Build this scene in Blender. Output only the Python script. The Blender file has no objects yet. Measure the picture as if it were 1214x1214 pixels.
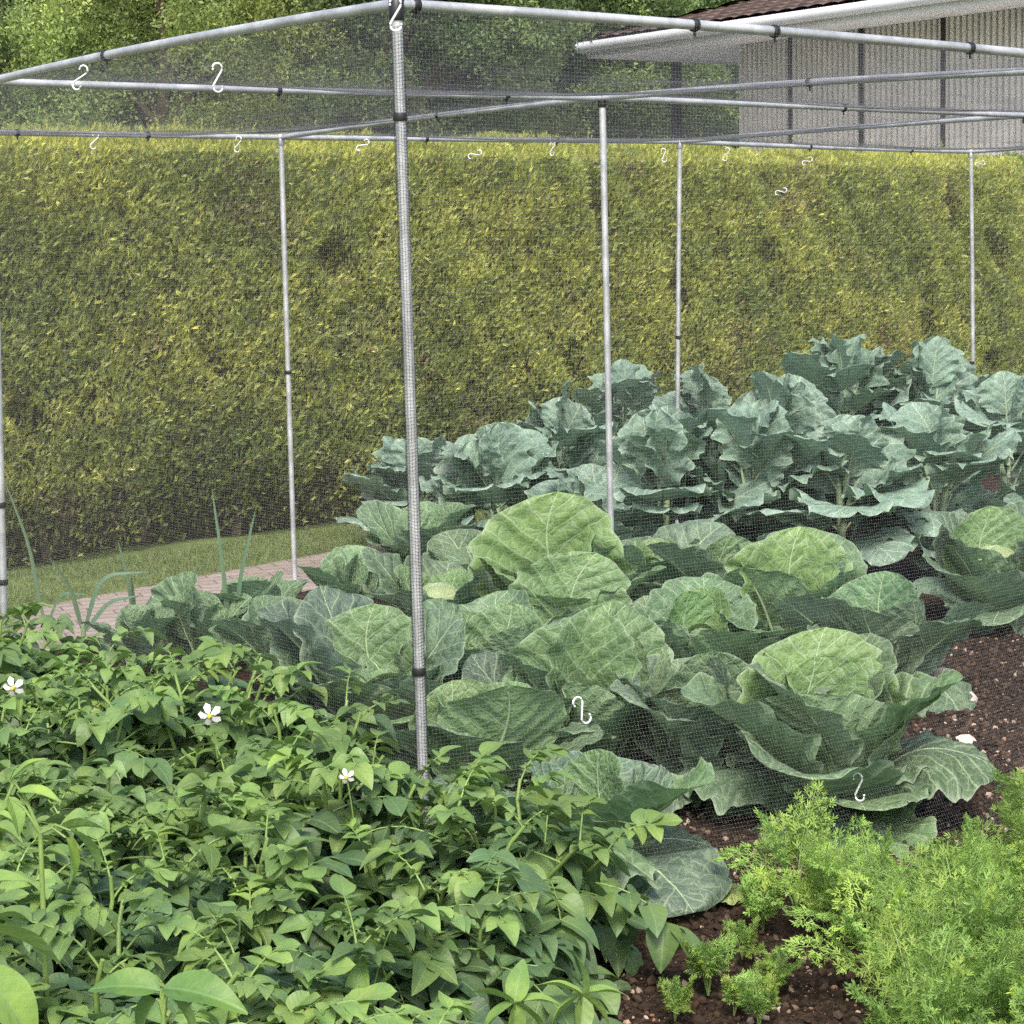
import bpy, math, random
import numpy as np
from mathutils import Vector, Matrix
PI = math.pi
RS = np.random.RandomState(11)
random.seed(5)
sc = bpy.context.scene
COL = sc.collection

# ------------------------------------------------------------------ camera frame (pixels of the 1214 px photograph <-> metres)
F, YAW, PIT, ROL = 2496.0, .9252, -.1234, -.0222
CAM = np.array([-2.6594, -3.8778, 1.5386])
_fw = np.array([math.cos(YAW)*math.cos(PIT), math.sin(YAW)*math.cos(PIT), math.sin(PIT)])
_rt = np.array([math.sin(YAW), -math.cos(YAW), 0.]); _up = np.cross(_rt, _fw)
_r = _rt*math.cos(ROL)+_up*math.sin(ROL); _u = -_rt*math.sin(ROL)+_up*math.cos(ROL)
def gp(x, y, z=0.):
    d = _fw+_r*(x-607)/F-_u*(y-607)/F
    return CAM+d*((z-CAM[2])/d[2])
def at(x, y, dist):
    return CAM+(_fw+_r*(x-607)/F-_u*(y-607)/F)*dist
def pr(X):
    X = np.asarray(X, float)-CAM; d = X@_fw
    return 607+F*(X@_r)/d, 607-F*(X@_u)/d, d

# ------------------------------------------------------------------ mesh collecting
class MB:
    def __init__(s): s.v=[]; s.f=[]; s.uv=[]; s.c=[]; s.m=[]; s.n=0
    def add(s, V, Fc, UV=None, C=(1,1,1), mat=0):
        V = np.asarray(V, np.float32).reshape(-1,3); Fc = np.asarray(Fc, np.int32)
        s.v.append(V); s.f.append(Fc+s.n)
        s.uv.append(np.zeros((len(V),2),np.float32) if UV is None else np.asarray(UV,np.float32).reshape(-1,2))
        C = np.asarray(C, np.float32)
        s.c.append(np.broadcast_to(C,(len(V),3)) if C.ndim==1 else C)
        s.m.append(np.full(len(Fc), mat, np.int32)); s.n += len(V)
    def build(s, name, mats, parent=None, smooth=True):
        me = bpy.data.meshes.new(name)
        V = np.concatenate(s.v); UV = np.concatenate(s.uv); C = np.concatenate(s.c)
        me.vertices.add(len(V)); me.vertices.foreach_set('co', V.ravel())
        loops = np.concatenate([f.ravel() for f in s.f])
        sizes = np.concatenate([np.full(len(f), f.shape[1], np.int32) for f in s.f])
        starts = np.concatenate([[0], np.cumsum(sizes)[:-1]]).astype(np.int32)
        me.loops.add(len(loops)); me.loops.foreach_set('vertex_index', loops.astype(np.int32))
        me.polygons.add(len(sizes)); me.polygons.foreach_set('loop_start', starts)
        me.polygons.foreach_set('material_index', np.concatenate(s.m))
        me.polygons.foreach_set('use_smooth', np.full(len(sizes), smooth))
        me.update(calc_edges=True)
        l = me.uv_layers.new(name='UVMap'); l.data.foreach_set('uv', UV[loops].ravel())
        a = me.color_attributes.new('col', 'FLOAT_COLOR', 'POINT')
        a.data.foreach_set('color', np.concatenate([C, np.ones((len(C),1),np.float32)],1).astype(np.float32).ravel())
        for m in (mats if isinstance(mats,(list,tuple)) else [mats]): me.materials.append(m)
        o = bpy.data.objects.new(name, me); COL.objects.link(o); o.parent = parent
        return o
def gridfaces(nu, nv):
    i = np.arange(nu*nv).reshape(nu,nv)
    return np.stack([i[:-1,:-1],i[1:,:-1],i[1:,1:],i[:-1,1:]],-1).reshape(-1,4)
def frames_along(P):
    T = np.gradient(P, axis=0); T /= np.linalg.norm(T,axis=1,keepdims=True)+1e-12
    ref = np.array([0,0,1.]) if abs(T[:,2]).mean()<.8 else np.array([1.,0,0])
    A = np.cross(T, ref); A /= np.linalg.norm(A,axis=1,keepdims=True)+1e-12
    return T, A, np.cross(A, T)
def tube(mb, P, r, sides=8, C=(1,1,1), mat=0, caps=True):
    P = np.asarray(P,float); n=len(P); r = np.broadcast_to(np.asarray(r,float),(n,))
    T,A,B = frames_along(P)
    a = np.arange(sides)*2*PI/sides
    V = P[:,None]+r[:,None,None]*(np.cos(a)[None,:,None]*A[:,None]+np.sin(a)[None,:,None]*B[:,None])
    i = np.arange(n*sides).reshape(n,sides); j = np.roll(i,-1,1)
    Fc = np.stack([i[:-1],j[:-1],j[1:],i[1:]],-1).reshape(-1,4)
    L = np.concatenate([[0],np.cumsum(np.linalg.norm(np.diff(P,axis=0),axis=1))])
    UV = np.stack(np.broadcast_arrays((a/(2*PI))[None,:], L[:,None]),-1)
    mb.add(V,Fc,UV,C,mat)
    if caps and sides>3:
        mb.add(V[0],[list(range(sides))[::-1]],None,C,mat); mb.add(V[-1],[list(range(sides))],None,C,mat)
def box(mb, lo, hi, C=(1,1,1), mat=0, M=None):
    x0,y0,z0=lo; x1,y1,z1=hi
    V=np.array([[x0,y0,z0],[x1,y0,z0],[x1,y1,z0],[x0,y1,z0],[x0,y0,z1],[x1,y0,z1],[x1,y1,z1],[x0,y1,z1]],float)
    if M is not None: V=M(V)
    mb.add(V,[[0,3,2,1],[4,5,6,7],[0,1,5,4],[1,2,6,5],[2,3,7,6],[3,0,4,7]],None,C,mat)
def rot_from(d, roll):
    """(N,3) directions + roll -> (N,3,3) matrices whose columns are side, forward (d), normal"""
    d = d/np.linalg.norm(d,axis=1,keepdims=True)
    ref = np.tile([0,0,1.],(len(d),1)); bad = abs(d[:,2])>.97; ref[bad]=[1.,0,0]
    s = np.cross(d, ref); s /= np.linalg.norm(s,axis=1,keepdims=True); n = np.cross(s, d)
    c,k = np.cos(roll)[:,None], np.sin(roll)[:,None]
    return np.stack([s*c+n*k, d, -s*k+n*c], -1)
def scatter(mb, tmpl, R, T, S, C, mat=0, which=None):
    """tmpl: list of (V,F,UV); copies merged into one mesh, colours per copy"""
    N=len(T); which = RS.randint(0,len(tmpl),N) if which is None else which
    S = np.asarray(S,float); S = S[:,None,None] if S.ndim==1 else S[:,None,:]
    C = np.broadcast_to(np.asarray(C,float),(N,3))
    for k,(V,Fc,UV) in enumerate(tmpl):
        m = np.where(which==k)[0]
        if not len(m): continue
        P = np.einsum('nij,nvj->nvi', R[m], V[None]*S[m]) + T[m][:,None]
        f = (Fc[None]+(np.arange(len(m))*len(V))[:,None,None]).reshape(-1,Fc.shape[1])
        mb.add(P, f, np.tile(UV,(len(m),1)), np.repeat(C[m],len(V),0), mat)
def wob(n, seed, k=(1,2,3,5,8), amp=None):
    r = np.random.RandomState(seed); x=np.linspace(0,1,n); o=np.zeros(n)
    for i,f in enumerate(k): o+=np.sin(2*PI*(f*x*r.uniform(.8,1.2)+r.rand()))/(i+1)**.7
    return o/1.8
def noise2(x, y, seed, sc_=1., octs=3):
    r = np.random.RandomState(seed); o = 0; a = 1.
    for _ in range(octs):
        for _ in range(5):
            th=r.rand()*2*PI; f=sc_*r.uniform(.7,1.4); o = o+a*np.sin(f*(x*math.cos(th)+y*math.sin(th))+r.rand()*6.3)
        a*=.55; sc_*=2.1
    return o/5

# ------------------------------------------------------------------ materials
def newmat(name):
    m=bpy.data.materials.new(name); m.use_nodes=True; nt=m.node_tree; nt.nodes.clear()
    return m, nt
class NT:
    def __init__(s, nt): s.nt=nt
    def n(s, typ, **k):
        o=s.nt.nodes.new('ShaderNode'+typ)
        for a,b in k.items(): setattr(o,a,b)
        return o
    def l(s,a,b): s.nt.links.new(a,b)
    def put(s, sock, v):
        if isinstance(v,(int,float)): sock.default_value=v
        elif isinstance(v,tuple): sock.default_value = v if len(v)==4 or sock.type=='VECTOR' else (*v,1)
        else: s.l(v,sock)
    def math(s,op,a,b=0.,c=0.,clamp=False):
        o=s.n('Math',operation=op,use_clamp=clamp); s.put(o.inputs[0],a); s.put(o.inputs[1],b); s.put(o.inputs[2],c); return o.outputs[0]
    def mix(s,f,a,b,mode='MIX'):
        o=s.n('Mix',data_type='RGBA',blend_type=mode); s.put(o.inputs[0],f); s.put(o.inputs[6],a); s.put(o.inputs[7],b); return o.outputs[2]
    def step(s,x,a,b,lo=0.,hi=1.):
        o=s.n('MapRange',interpolation_type='SMOOTHSTEP'); s.put(o.inputs[0],x)
        for i,v in enumerate((a,b,lo,hi)): s.put(o.inputs[i+1],v)
        return o.outputs[0]
    def noise(s,scale,detail=3.,vec=None,rough=.55):
        o=s.n('TexNoise'); o.inputs['Scale'].default_value=scale; o.inputs['Detail'].default_value=detail; o.inputs['Roughness'].default_value=rough
        if vec is not None: s.l(vec,o.inputs['Vector'])
        return o
    def voro(s,scale,feature='F1',vec=None):
        o=s.n('TexVoronoi',feature=feature); o.inputs['Scale'].default_value=scale
        if vec is not None: s.l(vec,o.inputs['Vector'])
        return o
    def bump(s,h,dist,strength=1.):
        o=s.n('Bump'); o.inputs['Strength'].default_value=strength; o.inputs['Distance'].default_value=dist; s.l(h,o.inputs['Height']); return o.outputs[0]
    def out(s,sh):
        o=s.n('OutputMaterial'); s.l(sh,o.inputs[0])
    def princ(s,base,rough=.6,spec=.4,metal=0.,normal=None):
        p=s.n('BsdfPrincipled'); s.put(p.inputs['Base Color'],base); s.put(p.inputs['Roughness'],rough)
        p.inputs['Specular IOR Level'].default_value=spec; p.inputs['Metallic'].default_value=metal
        if normal is not None: s.l(normal,p.inputs['Normal'])
        return p.outputs[0]
    def leafy(s,base,tr,amount,rough,spec,normal=None):
        p=s.princ(base,rough,spec,0,normal); t=s.n('BsdfTranslucent'); s.put(t.inputs[0],tr)
        m=s.n('MixShader'); m.inputs[0].default_value=amount; s.l(p,m.inputs[1]); s.l(t.outputs[0],m.inputs[2]); return m.outputs[0]

def mat_brassica(name, vein_c, bumpd=.005, spec=.35, rough=.45, transl=.22):
    m,nt=newmat(name); g=NT(nt)
    uv=g.n('UVMap').outputs[0]; sep=g.n('SeparateXYZ'); g.l(uv,sep.inputs[0])
    oi=g.n('ObjectInfo')
    nz=g.noise(5,2,uv); dx=g.math('MULTIPLY',g.math('SUBTRACT',nz.outputs[0],.5),.10)
    xx=g.math('SUBTRACT',sep.outputs[0],.5); ax=g.math('ABSOLUTE',xx); y=sep.outputs[1]
    mw=g.math('MULTIPLY_ADD',y,-.013,.018)
    mid=g.math('SUBTRACT',1.,g.step(g.math('DIVIDE',ax,mw),.4,1.1))
    side=g.math('MULTIPLY',g.math('SIGN',xx),.22)
    t=g.math('SUBTRACT',y,g.math('MULTIPLY',ax,1.15)); t=g.math('MULTIPLY_ADD',g.math('POWER',ax,2.),.9,t)
    t=g.math('ADD',t,dx)
    fr=g.math('FRACT',g.math('ADD',g.math('MULTIPLY',t,6.5),g.math('ADD',side,g.math('MULTIPLY',oi.outputs['Random'],3.))))
    d=g.math('ABSOLUTE',g.math('SUBTRACT',fr,.5))
    lw=g.math('MULTIPLY_ADD',ax,-.11,.075)
    lat=g.math('SUBTRACT',1.,g.step(g.math('DIVIDE',d,lw),.3,1.2))
    v1=g.voro(11,'DISTANCE_TO_EDGE',uv); 
    nv=g.n('VectorMath',operation='ADD'); g.l(uv,nv.inputs[0])
    nz2=g.noise(9,2,uv); sc2=g.n('VectorMath',operation='SCALE'); g.l(nz2.outputs[1],sc2.inputs[0]); sc2.inputs['Scale'].default_value=.05; g.l(sc2.outputs[0],nv.inputs[1])
    v1=g.voro(12,'DISTANCE_TO_EDGE',nv.outputs[0]); v2=g.voro(34,'DISTANCE_TO_EDGE',nv.outputs[0])
    t1=g.math('SUBTRACT',1.,g.step(v1.outputs[0],.0,.075)); t2=g.math('SUBTRACT',1.,g.step(v2.outputs[0],.0,.12))
    vein=g.math('MAXIMUM',g.math('MAXIMUM',mid,g.math('MULTIPLY',lat,.6)),g.math('MAXIMUM',g.math('MULTIPLY',t1,.34),g.math('MULTIPLY',t2,.14)))
    big=g.noise(3.2,4,uv); base=g.mix(1.,oi.outputs['Color'],(1,1,1),'MULTIPLY')
    var=g.n('ValToRGB'); g.l(big.outputs[0],var.inputs[0]); var.color_ramp.elements[0].color=(.62,.66,.66,1); var.color_ramp.elements[1].color=(1.3,1.25,1.2,1)
    var.color_ramp.elements[0].position=.3; var.color_ramp.elements[1].position=.72
    base=g.mix(1.,base,var.outputs[0],'MULTIPLY')
    bloom=g.noise(14,5,uv,.7); base=g.mix(g.step(bloom.outputs[0],.5,.75,0.,.30),base,(.26,.34,.30))
    base=g.mix(g.math('MULTIPLY',vein,.85),base,vein_c)
    rim=g.n('Attribute',attribute_name='col').outputs['Fac']; base=g.mix(g.math('MULTIPLY',rim,.6),base,(.36,.44,.30))
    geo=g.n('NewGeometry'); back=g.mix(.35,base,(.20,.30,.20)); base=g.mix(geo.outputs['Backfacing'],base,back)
    # small insect holes and spots
    h=g.math('MAXIMUM',g.math('MULTIPLY',vein,-1.),-1.); h=g.math('ADD',g.math('MULTIPLY',h,.6),g.math('MULTIPLY',g.step(v1.outputs[0],0.,.35),.8))
    h=g.math('ADD',h,g.math('MULTIPLY',g.step(v2.outputs[0],0.,.3),.18)); h=g.math('ADD',h,g.math('MULTIPLY',big.outputs[0],.5))
    nrm=g.bump(h,bumpd,.6)
    hs=g.n('HueSaturation'); g.l(base,hs.inputs['Color']); hs.inputs['Saturation'].default_value=1.25; hs.inputs['Value'].default_value=1.5
    hv=g.n('VectorMath',operation='ADD'); g.l(nv.outputs[0],hv.inputs[0]); cr=g.n('CombineXYZ'); g.l(g.math('MULTIPLY',oi.outputs['Random'],37.),cr.inputs[0]); g.l(g.math('MULTIPLY',oi.outputs['Random'],91.),cr.inputs[1]); g.l(cr.outputs[0],hv.inputs[1])
    hol=g.voro(7.5,'F1',hv.outputs[0]); hc=g.n('SeparateColor'); g.l(hol.outputs['Color'],hc.inputs[0])
    hole=g.math('MULTIPLY',g.math('LESS_THAN',hol.outputs[0],g.math('MULTIPLY',hc.outputs[1],.15)),g.math('GREATER_THAN',hc.outputs[0],.90)); hole=g.math('MULTIPLY',hole,g.math('SUBTRACT',1.,mid))
    rimh=g.math('MULTIPLY',g.math('LESS_THAN',hol.outputs[0],g.math('MULTIPLY',hc.outputs[1],.21)),g.math('GREATER_THAN',hc.outputs[0],.86)); base=g.mix(g.math('MULTIPLY',rimh,.45),base,(.36,.33,.16))
    sh=g.leafy(base,hs.outputs[0],transl,rough,spec,nrm); tr=g.n('BsdfTransparent'); mx=g.n('MixShader'); g.l(hole,mx.inputs[0]); g.l(sh,mx.inputs[1]); g.l(tr.outputs[0],mx.inputs[2])
    g.out(mx.outputs[0]); return m
def mat_leaf(name, spec=.35, rough=.5, transl=.3, vein=True, n=7., bumpd=.0012, vc=(.3,.42,.13), pk=0.):
    """small leaves: colour from the col attribute"""
    m,nt=newmat(name); g=NT(nt)
    a=g.n('Attribute',attribute_name='col').outputs['Color']; nrm=None; base=a
    uv=g.n('UVMap').outputs[0]
    if vein:
        sep=g.n('SeparateXYZ'); g.l(uv,sep.inputs[0]); ax=g.math('ABSOLUTE',g.math('SUBTRACT',sep.outputs[0],.5)); y=sep.outputs[1]
        mid=g.math('SUBTRACT',1.,g.step(ax,.008,.03))
        t=g.math('SUBTRACT',y,g.math('MULTIPLY',ax,.9)); fr=g.math('FRACT',g.math('MULTIPLY',t,n)); d=g.math('ABSOLUTE',g.math('SUBTRACT',fr,.5))
        lat=g.math('SUBTRACT',1.,g.step(d,.02,.12)); v=g.math('MAXIMUM',mid,g.math('MULTIPLY',lat,.25))
        base=g.mix(g.math('MULTIPLY',v,.5),base,vc)
        h=g.math('ADD',g.math('MULTIPLY',v,-.6),g.math('MULTIPLY',g.step(d,0.,.5),.25))
        if pk:
            oc=g.n('TexCoord').outputs['Object']; pn=g.noise(pk,3,oc); h=g.math('ADD',h,g.math('MULTIPLY',pn.outputs[0],1.6)); pc=g.noise(14,3,oc); base=g.mix(1.,base,g.mix(g.step(pc.outputs[0],.35,.68),(.78,.86,.92),(1.18,1.12,1.)),'MULTIPLY')
        nrm=g.bump(h,bumpd,.8)
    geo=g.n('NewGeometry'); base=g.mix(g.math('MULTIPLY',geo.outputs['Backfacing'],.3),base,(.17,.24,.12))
    hs=g.n('HueSaturation'); g.l(base,hs.inputs['Color']); hs.inputs['Saturation'].default_value=1.2; hs.inputs['Value'].default_value=1.6
    g.out(g.leafy(base,hs.outputs[0],transl,rough,spec,nrm)); return m
def mat_simple(name, c, rough=.6, spec=.4, metal=0., nscale=0, namp=.25, bumpd=0., attr=False, coord='Object'):
    m,nt=newmat(name); g=NT(nt); base=c; nrm=None
    if attr: base=g.n('Attribute',attribute_name='col').outputs['Color']
    if nscale:
        tc=g.n('TexCoord').outputs[coord]; nz=g.noise(nscale,5,tc)
        r=g.n('ValToRGB'); g.l(nz.outputs[0],r.inputs[0]); r.color_ramp.elements[0].position=.3; r.color_ramp.elements[1].position=.7
        r.color_ramp.elements[0].color=(1-namp,)*3+(1,); r.color_ramp.elements[1].color=(1+namp,)*3+(1,)
        base=g.mix(1.,base,r.outputs[0],'MULTIPLY')
        if bumpd: nrm=g.bump(nz.outputs[0],bumpd)
    g.out(g.princ(base,rough,spec,metal,nrm)); return m

M_brass = mat_brassica('cabbage_leaf', (.40,.50,.30))
M_kale  = mat_brassica('broccoli_leaf', (.50,.56,.46), bumpd=.0035, transl=.15)
M_stalk = mat_simple('pale_stalk',(.30,.40,.22),.5,.4,nscale=30,namp=.2)
M_pot   = mat_leaf('potato_leaf',spec=.4,rough=.48,transl=.22,n=5.,bumpd=.0009,vc=(.20,.30,.12),pk=90.)
M_pstem = mat_simple('potato_stem',(.17,.26,.07),.5,.4,nscale=20,namp=.25)
M_carrot= mat_leaf('carrot_leaf',vein=False,transl=.35,rough=.55)
M_hedge = mat_leaf('hedge_leaf',vein=False,transl=.3,rough=.6,spec=.25)
M_tree  = mat_leaf('tree_leaf',vein=False,transl=.3,rough=.55,spec=.3)
M_grass = mat_leaf('grass_blade',vein=False,transl=.3,rough=.6,spec=.25)
M_leek  = mat_leaf('leek_leaf',vein=False,transl=.2,rough=.5,spec=.35)
M_bark  = mat_simple('bark',(.07,.052,.038),.9,.2,nscale=9,namp=.4,bumpd=.02)
M_core  = mat_simple('hedge_twigs',(.050,.045,.022),.95,.1,nscale=14,namp=.6,bumpd=.03)
M_black = mat_simple('black_plastic',(.012,.012,.013),.45,.5)
M_net   = mat_simple('net_thread',(.30,.30,.315),.4,.6)
M_hook  = mat_simple('clear_plastic',(.72,.73,.74),.25,.6)
M_petal = mat_simple('white_petal',(.80,.80,.78),.6,.3,nscale=60,namp=.1)
M_anther= mat_simple('yellow_anther',(.75,.45,.03),.6,.3)
M_stone = mat_simple('pale_stone',(.58,.49,.42),.9,.2,nscale=14,namp=.3,bumpd=.01)
M_peb   = mat_simple('pebble',(.5,.4,.3),.85,.25,attr=True)
M_fascia= mat_simple('painted_fascia',(.80,.81,.82),.5,.4,nscale=2,namp=.06)
M_gutter= mat_simple('gutter',(.66,.69,.72),.4,.5,nscale=2,namp=.06)
M_soffit= mat_simple('soffit_board',(.86,.86,.88),.7,.3,nscale=1.2,namp=.05)
M_dark  = mat_simple('dark_joint',(.05,.045,.045),.7,.3)
M_post  = mat_simple('porch_post',(.06,.048,.05),.6,.3,nscale=5,namp=.2)
M_lawn  = mat_simple('far_lawn',(.12,.16,.05),.9,.2,nscale=6,namp=.4,bumpd=.01)

def galv():
    m,nt=newmat('galvanised_tube'); g=NT(nt); tc=g.n('TexCoord').outputs['Object']
    v=g.voro(70,'F1',tc); n=g.noise(9,4,tc)
    c=g.mix(g.step(n.outputs[0],.35,.7),(.42,.43,.44),(.57,.58,.59)); bw=g.n('RGBToBW'); g.l(v.outputs['Color'],bw.inputs[0]); c=g.mix(.22,c,bw.outputs[0],'SOFT_LIGHT')
    g.out(g.princ(c,g.step(n.outputs[0],.3,.7,.38,.6),.5,.5,g.bump(n.outputs[0],.0006))); return m
M_galv=galv()
M_netr=mat_simple('dark_net_thread',(.13,.13,.14),.4,.5)
def soilmat():
    m,nt=newmat('garden_soil'); g=NT(nt); tc=g.n('TexCoord').outputs['Object']
    n1=g.noise(2.2,5,tc); n2=g.noise(60,6,tc,.7); n3=g.voro(110,'F1',tc)
    c=g.mix(g.step(n1.outputs[0],.35,.65),(.030,.019,.012),(.062,.040,.026))
    c=g.mix(g.step(n2.outputs[0],.45,.68),c,(.095,.062,.042)); c=g.mix(g.step(n2.outputs[0],.52,.38),c,(.018,.012,.008))
    sp=g.math('LESS_THAN',n3.outputs[0],.16); rnd=g.n('SeparateColor'); g.l(n3.outputs['Color'],rnd.inputs[0])
    c=g.mix(g.math('MULTIPLY',sp,g.math('GREATER_THAN',rnd.outputs[0],.72)),c,(.30,.22,.15))
    h=g.math('ADD',n2.outputs[0],g.math('MULTIPLY',n1.outputs[0],.5)); g.out(g.princ(c,.95,.15,0,g.bump(h,.025))); return m
M_soil=soilmat()
def pathmat():
    m,nt=newmat('brick_paving'); g=NT(nt); tc=g.n('TexCoord').outputs['Object']
    mp=g.n('Mapping'); g.l(tc,mp.inputs[0]); mp.inputs['Rotation'].default_value=(0,0,.27)
    b=g.n('TexBrick'); g.l(mp.outputs[0],b.inputs['Vector']); b.inputs['Scale'].default_value=1.
    b.inputs['Brick Width'].default_value=.2; b.inputs['Row Height'].default_value=.1; b.inputs['Mortar Size'].default_value=.004
    b.inputs['Color1'].default_value=(.30,.245,.215,1); b.inputs['Color2'].default_value=(.37,.31,.275,1); b.inputs['Mortar'].default_value=(.13,.10,.08,1)
    n=g.noise(14,5,tc); c=g.mix(g.step(n.outputs[0],.35,.75,0.,.5),b.outputs[0],(.22,.17,.13))
    g.out(g.princ(c,.85,.25,0,g.bump(g.math('SUBTRACT',n.outputs[0],b.outputs['Fac']),.004))); return m
M_path=pathmat()
def sidingmat():
    m,nt=newmat('ribbed_siding'); g=NT(nt); tc=g.n('TexCoord').outputs['Object']; n=g.noise(3,4,tc)
    c=g.mix(g.step(n.outputs[0],.35,.7),(.68,.66,.62),(.76,.74,.70)); g.out(g.princ(c,.7,.3)); return m
M_siding=sidingmat()
M_tile=mat_simple('roof_tile',(.115,.082,.070),.8,.3,nscale=5,namp=.35,bumpd=.01)

# ------------------------------------------------------------------ object helpers
def tag(o,label=None,cat=None,group=None,kind=None):
    for k,v in (('label',label),('category',cat),('group',group),('kind',kind)):
        if v: o[k]=v
    return o
def empty(name, loc, rz=0.):
    o=bpy.data.objects.new(name,None); COL.objects.link(o); o.location=Vector([float(a) for a in loc]); o.rotation_euler=(0,0,rz)
    o.empty_display_size=.1; return o

# ================================================================== SETTING
def sheet(name, fn, x0,x1,y0,y1,step,mat,z0=0.):
    xs=np.arange(x0,x1+step,step); ys=np.arange(y0,y1+step,step); X,Y=np.meshgrid(xs,ys,indexing='ij')
    Z=fn(X,Y); mb=MB(); mb.add(np.stack([X,Y,Z],-1),gridfaces(len(xs),len(ys))); o=mb.build(name,mat); o['kind']='structure'; return o
mb=MB(); mb.add([[-400,-400,-.06],[400,-400,-.06],[400,400,-.06],[-400,400,-.06]],[[0,1,2,3]]); o=mb.build('ground',M_lawn); o['kind']='structure'
PN=lambda x:3.52+.36*(x-0)          # near edge of the path
PF=lambda x:4.55+.275*(x-0)         # far edge
HL=lambda x:5.63+.138*x             # foot of the hedge
def soilz(X,Y):
    z=.022*noise2(X,Y,3,5,3)+.012*noise2(X,Y,9,38,3)+.006*noise2(X,Y,12,110,2)+.02
    return z-np.clip((Y-PN(X)+.12)/.12,0,1)*.09
sheet('soil_bed',soilz,-3.2,8.6,-3.0,7.0,.022,M_soil)
def pathz(X,Y): return 0*X-.002
mb=MB(); xs=np.linspace(-4,14,60); 
V=np.array([[x,PN(x)+(PF(x)-PN(x))*t,-.004+.010*math.sin(3*x)*.2] for x in xs for t in np.linspace(0,1,8)])
mb.add(V,gridfaces(60,8)[:,::-1]); o=mb.build('path',M_path); o['kind']='structure'
mb=MB(); V=np.array([[x,PF(x)+(HL(x)+1.6-PF(x))*t,.004-.02*(t<.01)+.012*math.sin(4*x+9*t)] for x in np.linspace(-4,16,120) for t in np.linspace(0,1,12)])
mb.add(V,gridfaces(120,12)[:,::-1]); o=mb.build('grass_verge',M_lawn); o['kind']='structure'

# grass blades on the verge
def blade_t(w,h,bend):
    y=np.array([0,.4,.75,1.])*h; z=bend*h*np.array([0,.12,.45,1.])**1; ww=w*np.array([1,.9,.6,.08])
    V=np.stack([np.stack([-ww,y,z],-1),np.stack([ww,y,z],-1)],1).reshape(-1,3)
    i=np.arange(4)*2; Fc=np.array([[a,a+1,a+3,a+2] for a in i[:-1]]); UV=np.tile([.5,.5],(8,1)); return V,Fc,UV
BL=[blade_t(.0016,.035,b) for b in (.1,.5,.9)]
N=42000; x=RS.uniform(-.5,11.5,N); t=RS.rand(N); y=PF(x)+.02+t*(HL(x)-.05-PF(x)); 
edge=RS.rand(N)<.08; y[edge]=PF(x[edge])-RS.rand(edge.sum())*.04
d=np.stack([RS.normal(0,.35,N),RS.normal(0,.35,N),np.ones(N)],-1); nn=noise2(x,y,21,6,3)
gc=np.stack([.17+.03*nn,.22+.03*nn,.07+.008*nn],-1)*RS.uniform(.7,1.25,(N,1)); dry=RS.rand(N)<.14; gc[dry]=[.22,.19,.09]
mb=MB(); scatter(mb,BL,rot_from(d,RS.rand(N)*6.3),np.stack([x,y,np.full(N,.004)],-1),RS.uniform(.6,1.3,N),gc)
tag(mb.build('grass',M_grass),'short mown grass strip along the foot of the hedge','grass',kind='stuff')

# soil crumbs, grit and pebbles
def rock_t(seed):
    import bmesh
    bm=bmesh.new(); bmesh.ops.create_icosphere(bm,subdivisions=1,radius=1.); r=np.random.RandomState(seed)
    V=np.array([v.co for v in bm.verts])*(1+r.normal(0,.16,(len(bm.verts),1)))*r.uniform(.55,1.15,3); Fc=np.array([[v.index for v in f.verts] for f in bm.faces]); bm.free()
    return V,Fc,np.zeros((len(V),2))
RK=[rock_t(i) for i in range(6)]
def rnd_rot(n): 
    d=RS.normal(size=(n,3)); return rot_from(d,RS.rand(n)*6.3)
def gritzone(name,label,cat,boxes,sizes,cols,mat):
    mb=MB()
    for (x0,x1,y0,y1,n) in boxes:
        x=RS.uniform(x0,x1,n); y=RS.uniform(y0,y1,n); s=sizes[0]+(sizes[1]-sizes[0])*RS.rand(n)**3.2
        z=soilz(x,y)+s*.25; c=np.array(cols)[RS.randint(0,len(cols),n)]*RS.uniform(.6,1.15,(n,1))
        scatter(mb,RK,rnd_rot(n),np.stack([x,y,z],-1),s,c)
    tag(mb.build(name,mat,smooth=False),label,cat,kind='stuff')
gritzone('soil_clods','dark crumbly lumps of soil scattered over the vegetable bed','soil',[(-.4,3.2,-1.8,1.2,26000),(2,4.2,-.4,1.8,9000)],(.0025,.016),[(.045,.028,.018),(.075,.05,.033),(.03,.02,.013)],M_peb)
gritzone('grit','small pale tan pebbles and wood chips strewn over the soil','pebbles',[(-.4,2.6,-1.8,.8,5200),(2,4.2,-.4,1.8,1500)],(.0018,.0115),[(.36,.27,.20),(.44,.36,.28),(.24,.16,.11),(.30,.17,.11),(.40,.31,.23)],M_peb)

# ================================================================== HEDGES
def spray_t(seed):
    r=np.random.RandomState(seed); V=[];Fc=[]
    def quad(p,d,w,h,n):
        d=d/np.linalg.norm(d); s=np.cross(d,n); s/=np.linalg.norm(s); b=len(V)
        V.extend([p-s*w*.5,p+s*w*.5+d*h*.25,p+d*h,p+d*h*.5-s*w]); Fc.append([b,b+1,b+2,b+3])
    quad(np.array([0,0,0.]),np.array([0,1.,0]),.003,.030,np.array([0,0,1.]))
    for i in range(4):
        sgn=1 if i%2 else -1; a=r.uniform(.45,.95)*sgn; nn=np.array([r.normal(0,.4),r.normal(0,.4),1.])
        quad(np.array([0,.003+i*.0045,0]),np.array([math.sin(a),math.cos(a),r.normal(0,.3)]),.0036,.020*r.uniform(.8,1.2),nn)
    quad(np.array([0,.022,0]),np.array([r.normal(0,.3),1.,.1]),.003,.018,np.array([0,.2,1.]))
    return np.array(V),np.array(Fc),np.tile([.5,.5],(len(V),1))
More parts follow.
